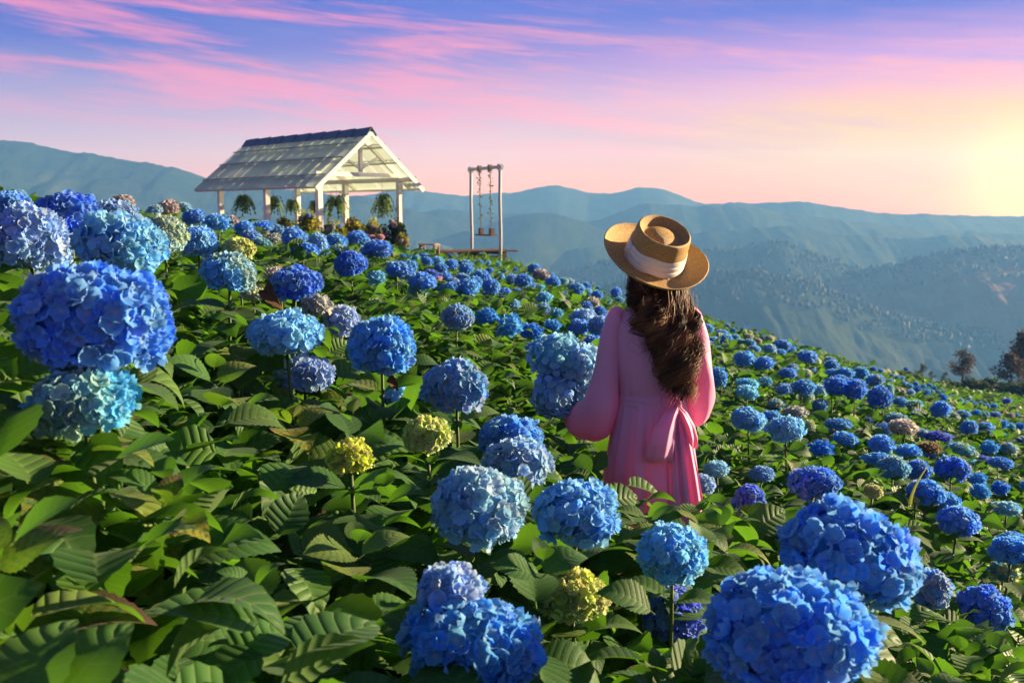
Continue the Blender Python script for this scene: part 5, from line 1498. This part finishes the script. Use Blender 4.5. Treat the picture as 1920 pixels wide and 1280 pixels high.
    def lathe(pr, curl=0.0):
        V = []
        for r, z in pr:
            for k in range(n):
                a = 2 * math.pi * k / n; oy = 1.08 if r < .12 else 1.08 - (r - .12) * .6
                V.append((r * math.cos(a), r * oy * math.sin(a), z + curl * max(0, (r - .115)) * (.5 + .5 * math.cos(2 * a)) + curl * .25 * max(0, r - .14) * math.sin(3 * a + 1)))
        return np.array(V), np.array([(i * n + k, i * n + (k + 1) % n, (i + 1) * n + (k + 1) % n, (i + 1) * n + k) for i in range(len(pr) - 1) for k in range(n)])
    def dense(pr, m):
        pr = np.array(pr); s = np.linspace(0, len(pr) - 1, m); return [(np.interp(q, np.arange(len(pr)), pr[:, 0]), np.interp(q, np.arange(len(pr)), pr[:, 1])) for q in s]
    HM = frame(fx, fy, up, C)
    V, Fc = lathe(dense(crown, 44)); hat = put('straw_hat', mesh_np('straw_hat', V, Fc, M_STRAW), t, M=HM)
    V, Fc = lathe(dense(prof, 20), .22); br = put('brim', mesh_np('brim', V, Fc, M_STRAW), hat); so = br.modifiers.new('thickness', 'SOLIDIFY'); so.thickness = .0045
    band = [(.1165, .005), (.1185, .012), (.1180, .024), (.1150, .028), (.1172, .034), (.1165, .046), (.1138, .050), (.1150, .058), (.1130, .069), (.1115, .072)]
    V, Fc = lathe(dense(band, 40)); ph2 = np.arctan2(V[:, 1], V[:, 0]); V[:, 2] += .003 * np.sin(3 * ph2) + .002 * np.sin(7 * ph2 + 1); put('hat_band', mesh_np('hat_band', V, Fc, M_BAND), hat)
    S = Shape(); a = R(200)
    S.beam((.118 * math.cos(a), .127 * math.sin(a), .004), (.116 * math.cos(a), .125 * math.sin(a), .073), .022, .008, (math.cos(a), math.sin(a), 0)); put('band_knot', S.mesh('band_knot', M_BAND, True), hat)

    # hair: locks that share a wave
    Vs, Fs, Ts = [], [], []; cnt = 0; nl = 17
    locks = []
    for k in range(nl):
        f = -1 + 2 * (k + .5) / nl; locks.append((f, 2.2 * f + rg.uniform(-.7, .7), rg.uniform(.026, .040), rg.uniform(2.4, 2.8), rg.uniform(-.05, .02), rg.uniform(0, 1), rg.uniform(-.012, .012)))
    def strand(f, phs, am, freq, dz, layer, off, rad, tone, jit):
        m = 31; t_ = np.linspace(0, 1, m); an = f * R(112)
        x0 = .012 + math.sin(an) * .090; y0 = .02 - math.cos(an) * .096; z0 = 1.545 - .012 * abs(f)
        zend = 1.13 + .17 * abs(f - .35) ** 1.3 + dz - .03
        xm = .008 + f * .128; xe = .050 + f * .072
        x = (1 - t_) ** 2 * x0 + 2 * t_ * (1 - t_) * xm * 1.12 + t_ ** 2 * xe
        yb = -.112 - .030 * math.cos(f * 1.4); y = (1 - t_) ** 2 * y0 + 2 * t_ * (1 - t_) * (yb - .022) + t_ ** 2 * (yb - .012) - layer * .022 * np.sin(math.pi * np.minimum(1, t_ * 1.1))
        if abs(f) > .82: y = y + (abs(f) - .82) * .35 * (1 - t_)
        z = z0 + (zend - z0) * t_
        wv = am * np.clip(t_ * 1.9 - .18, 0, 1) * (1 + .5 * t_)
        x = x + wv * np.sin(2 * math.pi * freq * t_ ** 1.1 + phs) + off * t_ + jit[0]
        y = y + wv * .75 * np.cos(2 * math.pi * freq * t_ ** 1.1 + phs) + jit[1]
        r_ = rad * (1 - .75 * t_ ** 2.5)
        return np.stack([x, y, z], 1), r_
    def addtube(p, r_, tone, ns):
        nonlocal cnt
        V, Fc = tube_vf(p, r_, ns, False); Vs.append(np.array(V)); Fs.append(np.array(Fc) + cnt); Ts.append(np.full(len(V), tone)); cnt += len(V)
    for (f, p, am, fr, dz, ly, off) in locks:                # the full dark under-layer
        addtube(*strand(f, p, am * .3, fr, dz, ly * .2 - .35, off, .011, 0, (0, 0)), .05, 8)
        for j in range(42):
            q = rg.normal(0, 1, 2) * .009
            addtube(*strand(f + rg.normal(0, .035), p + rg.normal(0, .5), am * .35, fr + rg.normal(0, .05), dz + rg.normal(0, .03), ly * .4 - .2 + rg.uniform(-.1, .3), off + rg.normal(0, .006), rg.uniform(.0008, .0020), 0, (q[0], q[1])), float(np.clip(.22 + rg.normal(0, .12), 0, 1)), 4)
    for k in range(13):                                     # separate wavy locks on top
        f = -1 + 2 * (k + .5) / 13 + rg.normal(0, .02); p = rg.uniform(0, 6.28); am = rg.uniform(.026, .034); fr = rg.uniform(2.7, 3.3); dz = rg.uniform(-.07, .07); ly = rg.uniform(.55, 1.35); off = rg.uniform(-.014, .014); tn = (.35, .8, .55, 1.0)[k % 4]
        for j in range(70):
            q = rg.normal(0, 1, 2) * .0062
            addtube(*strand(f + rg.normal(0, .012), p + rg.normal(0, .12), am * rg.uniform(.85, 1.2), fr + rg.normal(0, .03), dz + rg.normal(0, .02), ly + rg.uniform(-.12, .12), off + rg.normal(0, .003), rg.uniform(.0008, .0019), 0, (q[0], q[1])), float(np.clip(tn + rg.normal(0, .16), 0, 1)), 4)
    for j in range(150):                                   # loose flyaway hairs
        f = rg.uniform(-1.05, 1.05); q = rg.normal(0, 1, 2) * .02
        addtube(*strand(f, rg.uniform(0, 6.28), rg.uniform(.012, .034), rg.uniform(1.6, 3.2), rg.normal(0, .04), rg.uniform(.2, 1.3), rg.normal(0, .02), rg.uniform(.0005, .0009), 0, (q[0], q[1])), float(rg.uniform(.4, 1)), 3)
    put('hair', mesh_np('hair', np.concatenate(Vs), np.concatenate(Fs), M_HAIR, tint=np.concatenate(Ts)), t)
    return t
woman()
def bouquet():
    C = PY(1060, 712, 4.02); t = thing('bouquet', "bunch of big blue hydrangeas held in the woman's bent arm", 'bouquet', C)
    rg = np.random.default_rng(8)
    for px, py, w, h, dy, tn in ((1046, 668, 92, 78, 4.02, 'pale'), (1090, 690, 74, 84, 4.0, 'skypale'), (1042, 742, 84, 88, 3.97, 'skypale'), (1080, 745, 62, 66, 4.0, 'sky'), (1066, 708, 80, 80, 4.06, 'skypale')):
        c = PY(px, py, dy) - C; A = np.array([w, w * .95, h]) * 1.16 * 4.0 / F / 2; col = tone_jit(tn, .05)
        V0, F0 = ICO2; hd = put('flower_head', mesh_np('flower_head', V0 * A * .84, F0, M_CORE), t, c, color=col); fs = .0185
        D = ball_points(84, px, -.95); lm = lumps(D, px)
        for k in range(len(D)):
            nn = D[k] + rg.normal(0, .28, 3); x, y, z = axes_of(nn, rg.uniform(0, 6.28)); g = rg.random() ** 3 * .5
            put('floret', FLORET[int(rg.integers(6))], hd, M=frame(x, y, z, D[k] * A * .9 * lm[k], fs * rg.uniform(.85, 1.2)), color=[q * (1 - g) + e * g for q, e in zip(col, (.5, .5, .55))])
        put('stem', Shape().tube([c, c * .4 + (.05, .02, -.10), (.045, .0, -.26)], [.006, .006, .006], 6).mesh('stem', M_STEM, True), t)
    for k in range(5):
        x, y, z = leaf_frame(rg.uniform(3.4, 6.2), rg.uniform(-.5, .3), rg.uniform(-.4, .4)); put('leaf', LEAF[k], t, M=frame(x, y, z, np.array([.03, -.01, -.12 - .02 * k]), .10), color=leaf_color(0))
bouquet()
def small_things():
    M_DEAD = simple('dead leaf', (.12, .062, .032), .85, .4, 40, .1, .6)
    V, Fs, U = leaf_arrays(12, 3, .34, .8, 1.6, .02, .05, 1.2); me = mesh_np('dead_leaf', V, Fs, M_DEAD, uv=U)
    for px, py, d, sz, az, lab in ((508, 547, 3.15, .10, 5.6, 'crumpled brown leaf in front of the wide dark blue hydrangea'), (738, 716, 2.95, .055, 6.1, 'dry brown leaf scrap on top of the small pale blue hydrangea')):
        x, y, z = leaf_frame(az, -.1, .5); o = thing('dead_leaf', lab, 'dead leaf', (0, 0, 0), 0, 'dead leaves lying among the blooms', me=me); o.matrix_basis = frame(x, y, z, P(px, py, d) - x * sz * .5, sz)
    M_BLADE = simple('yellow grass blade', (.36, .40, .05), .6, .2, 9, .2, .1, .4)
    for px, py, d, h, lean, lab in ((1872, 800, 12.0, .42, .22, 'tall yellow grass blade leaning over the green slope, the upper one'), (1706, 945, 5.2, .22, .10, 'yellow grass blade beside the diagonal line of three blooms, the lower one'), (1858, 800, 12.2, .22, -.10, 'short yellow grass blade beside the taller leaning one')):
        c = P(px, py, d); V = []; n = 8
        for i in range(n + 1):
            u = i / n; w = .010 * (1 - u) ** .7 + .001
            for sg, dy in ((-1, 0), (0, .004), (1, 0)): V.append((lean * u ** 1.5 + sg * w, dy + .03 * u, h * u * (1 - .08 * u)))
        Fs = np.array([(i * 3 + k, i * 3 + k + 1, i * 3 + k + 4, i * 3 + k + 3) for i in range(n) for k in (0, 1)])
        thing('grass_blade', lab, 'grass blade', c, 0, 'yellow grass blades on the slope', me=mesh_np('grass_blade', np.array(V), Fs, M_BLADE))
small_things()

# ------------------------------------------------------------------ the air over the valley
def haze():
    S = Shape().box((0, 755, (130 + VALLEY - 3.5) / 2), (6800, 2900, 130 - (VALLEY - 3.5))); me = bpy.data.meshes.new('haze'); me.from_pydata(S.v, [], S.f); me.update()
    def b(w): return None
    m = bpy.data.materials.new('haze'); m.use_nodes = True; w = NT(m.node_tree); w.n.clear(); out = w.new('ShaderNodeOutputMaterial')
    v = w.new('ShaderNodeVolumePrincipled', {'Color': (.15, .42, 1.0, 1), 'Density': HAZE, 'Anisotropy': .12, 'Absorption Color': (1, 1, 1, 1)}); w.l.new(v.outputs[0], out.inputs[1])
    me.materials.append(m); o = put('haze', me, kind='stuff'); o['label'] = 'blue haze over the valley'
HAZE = .00046
haze()
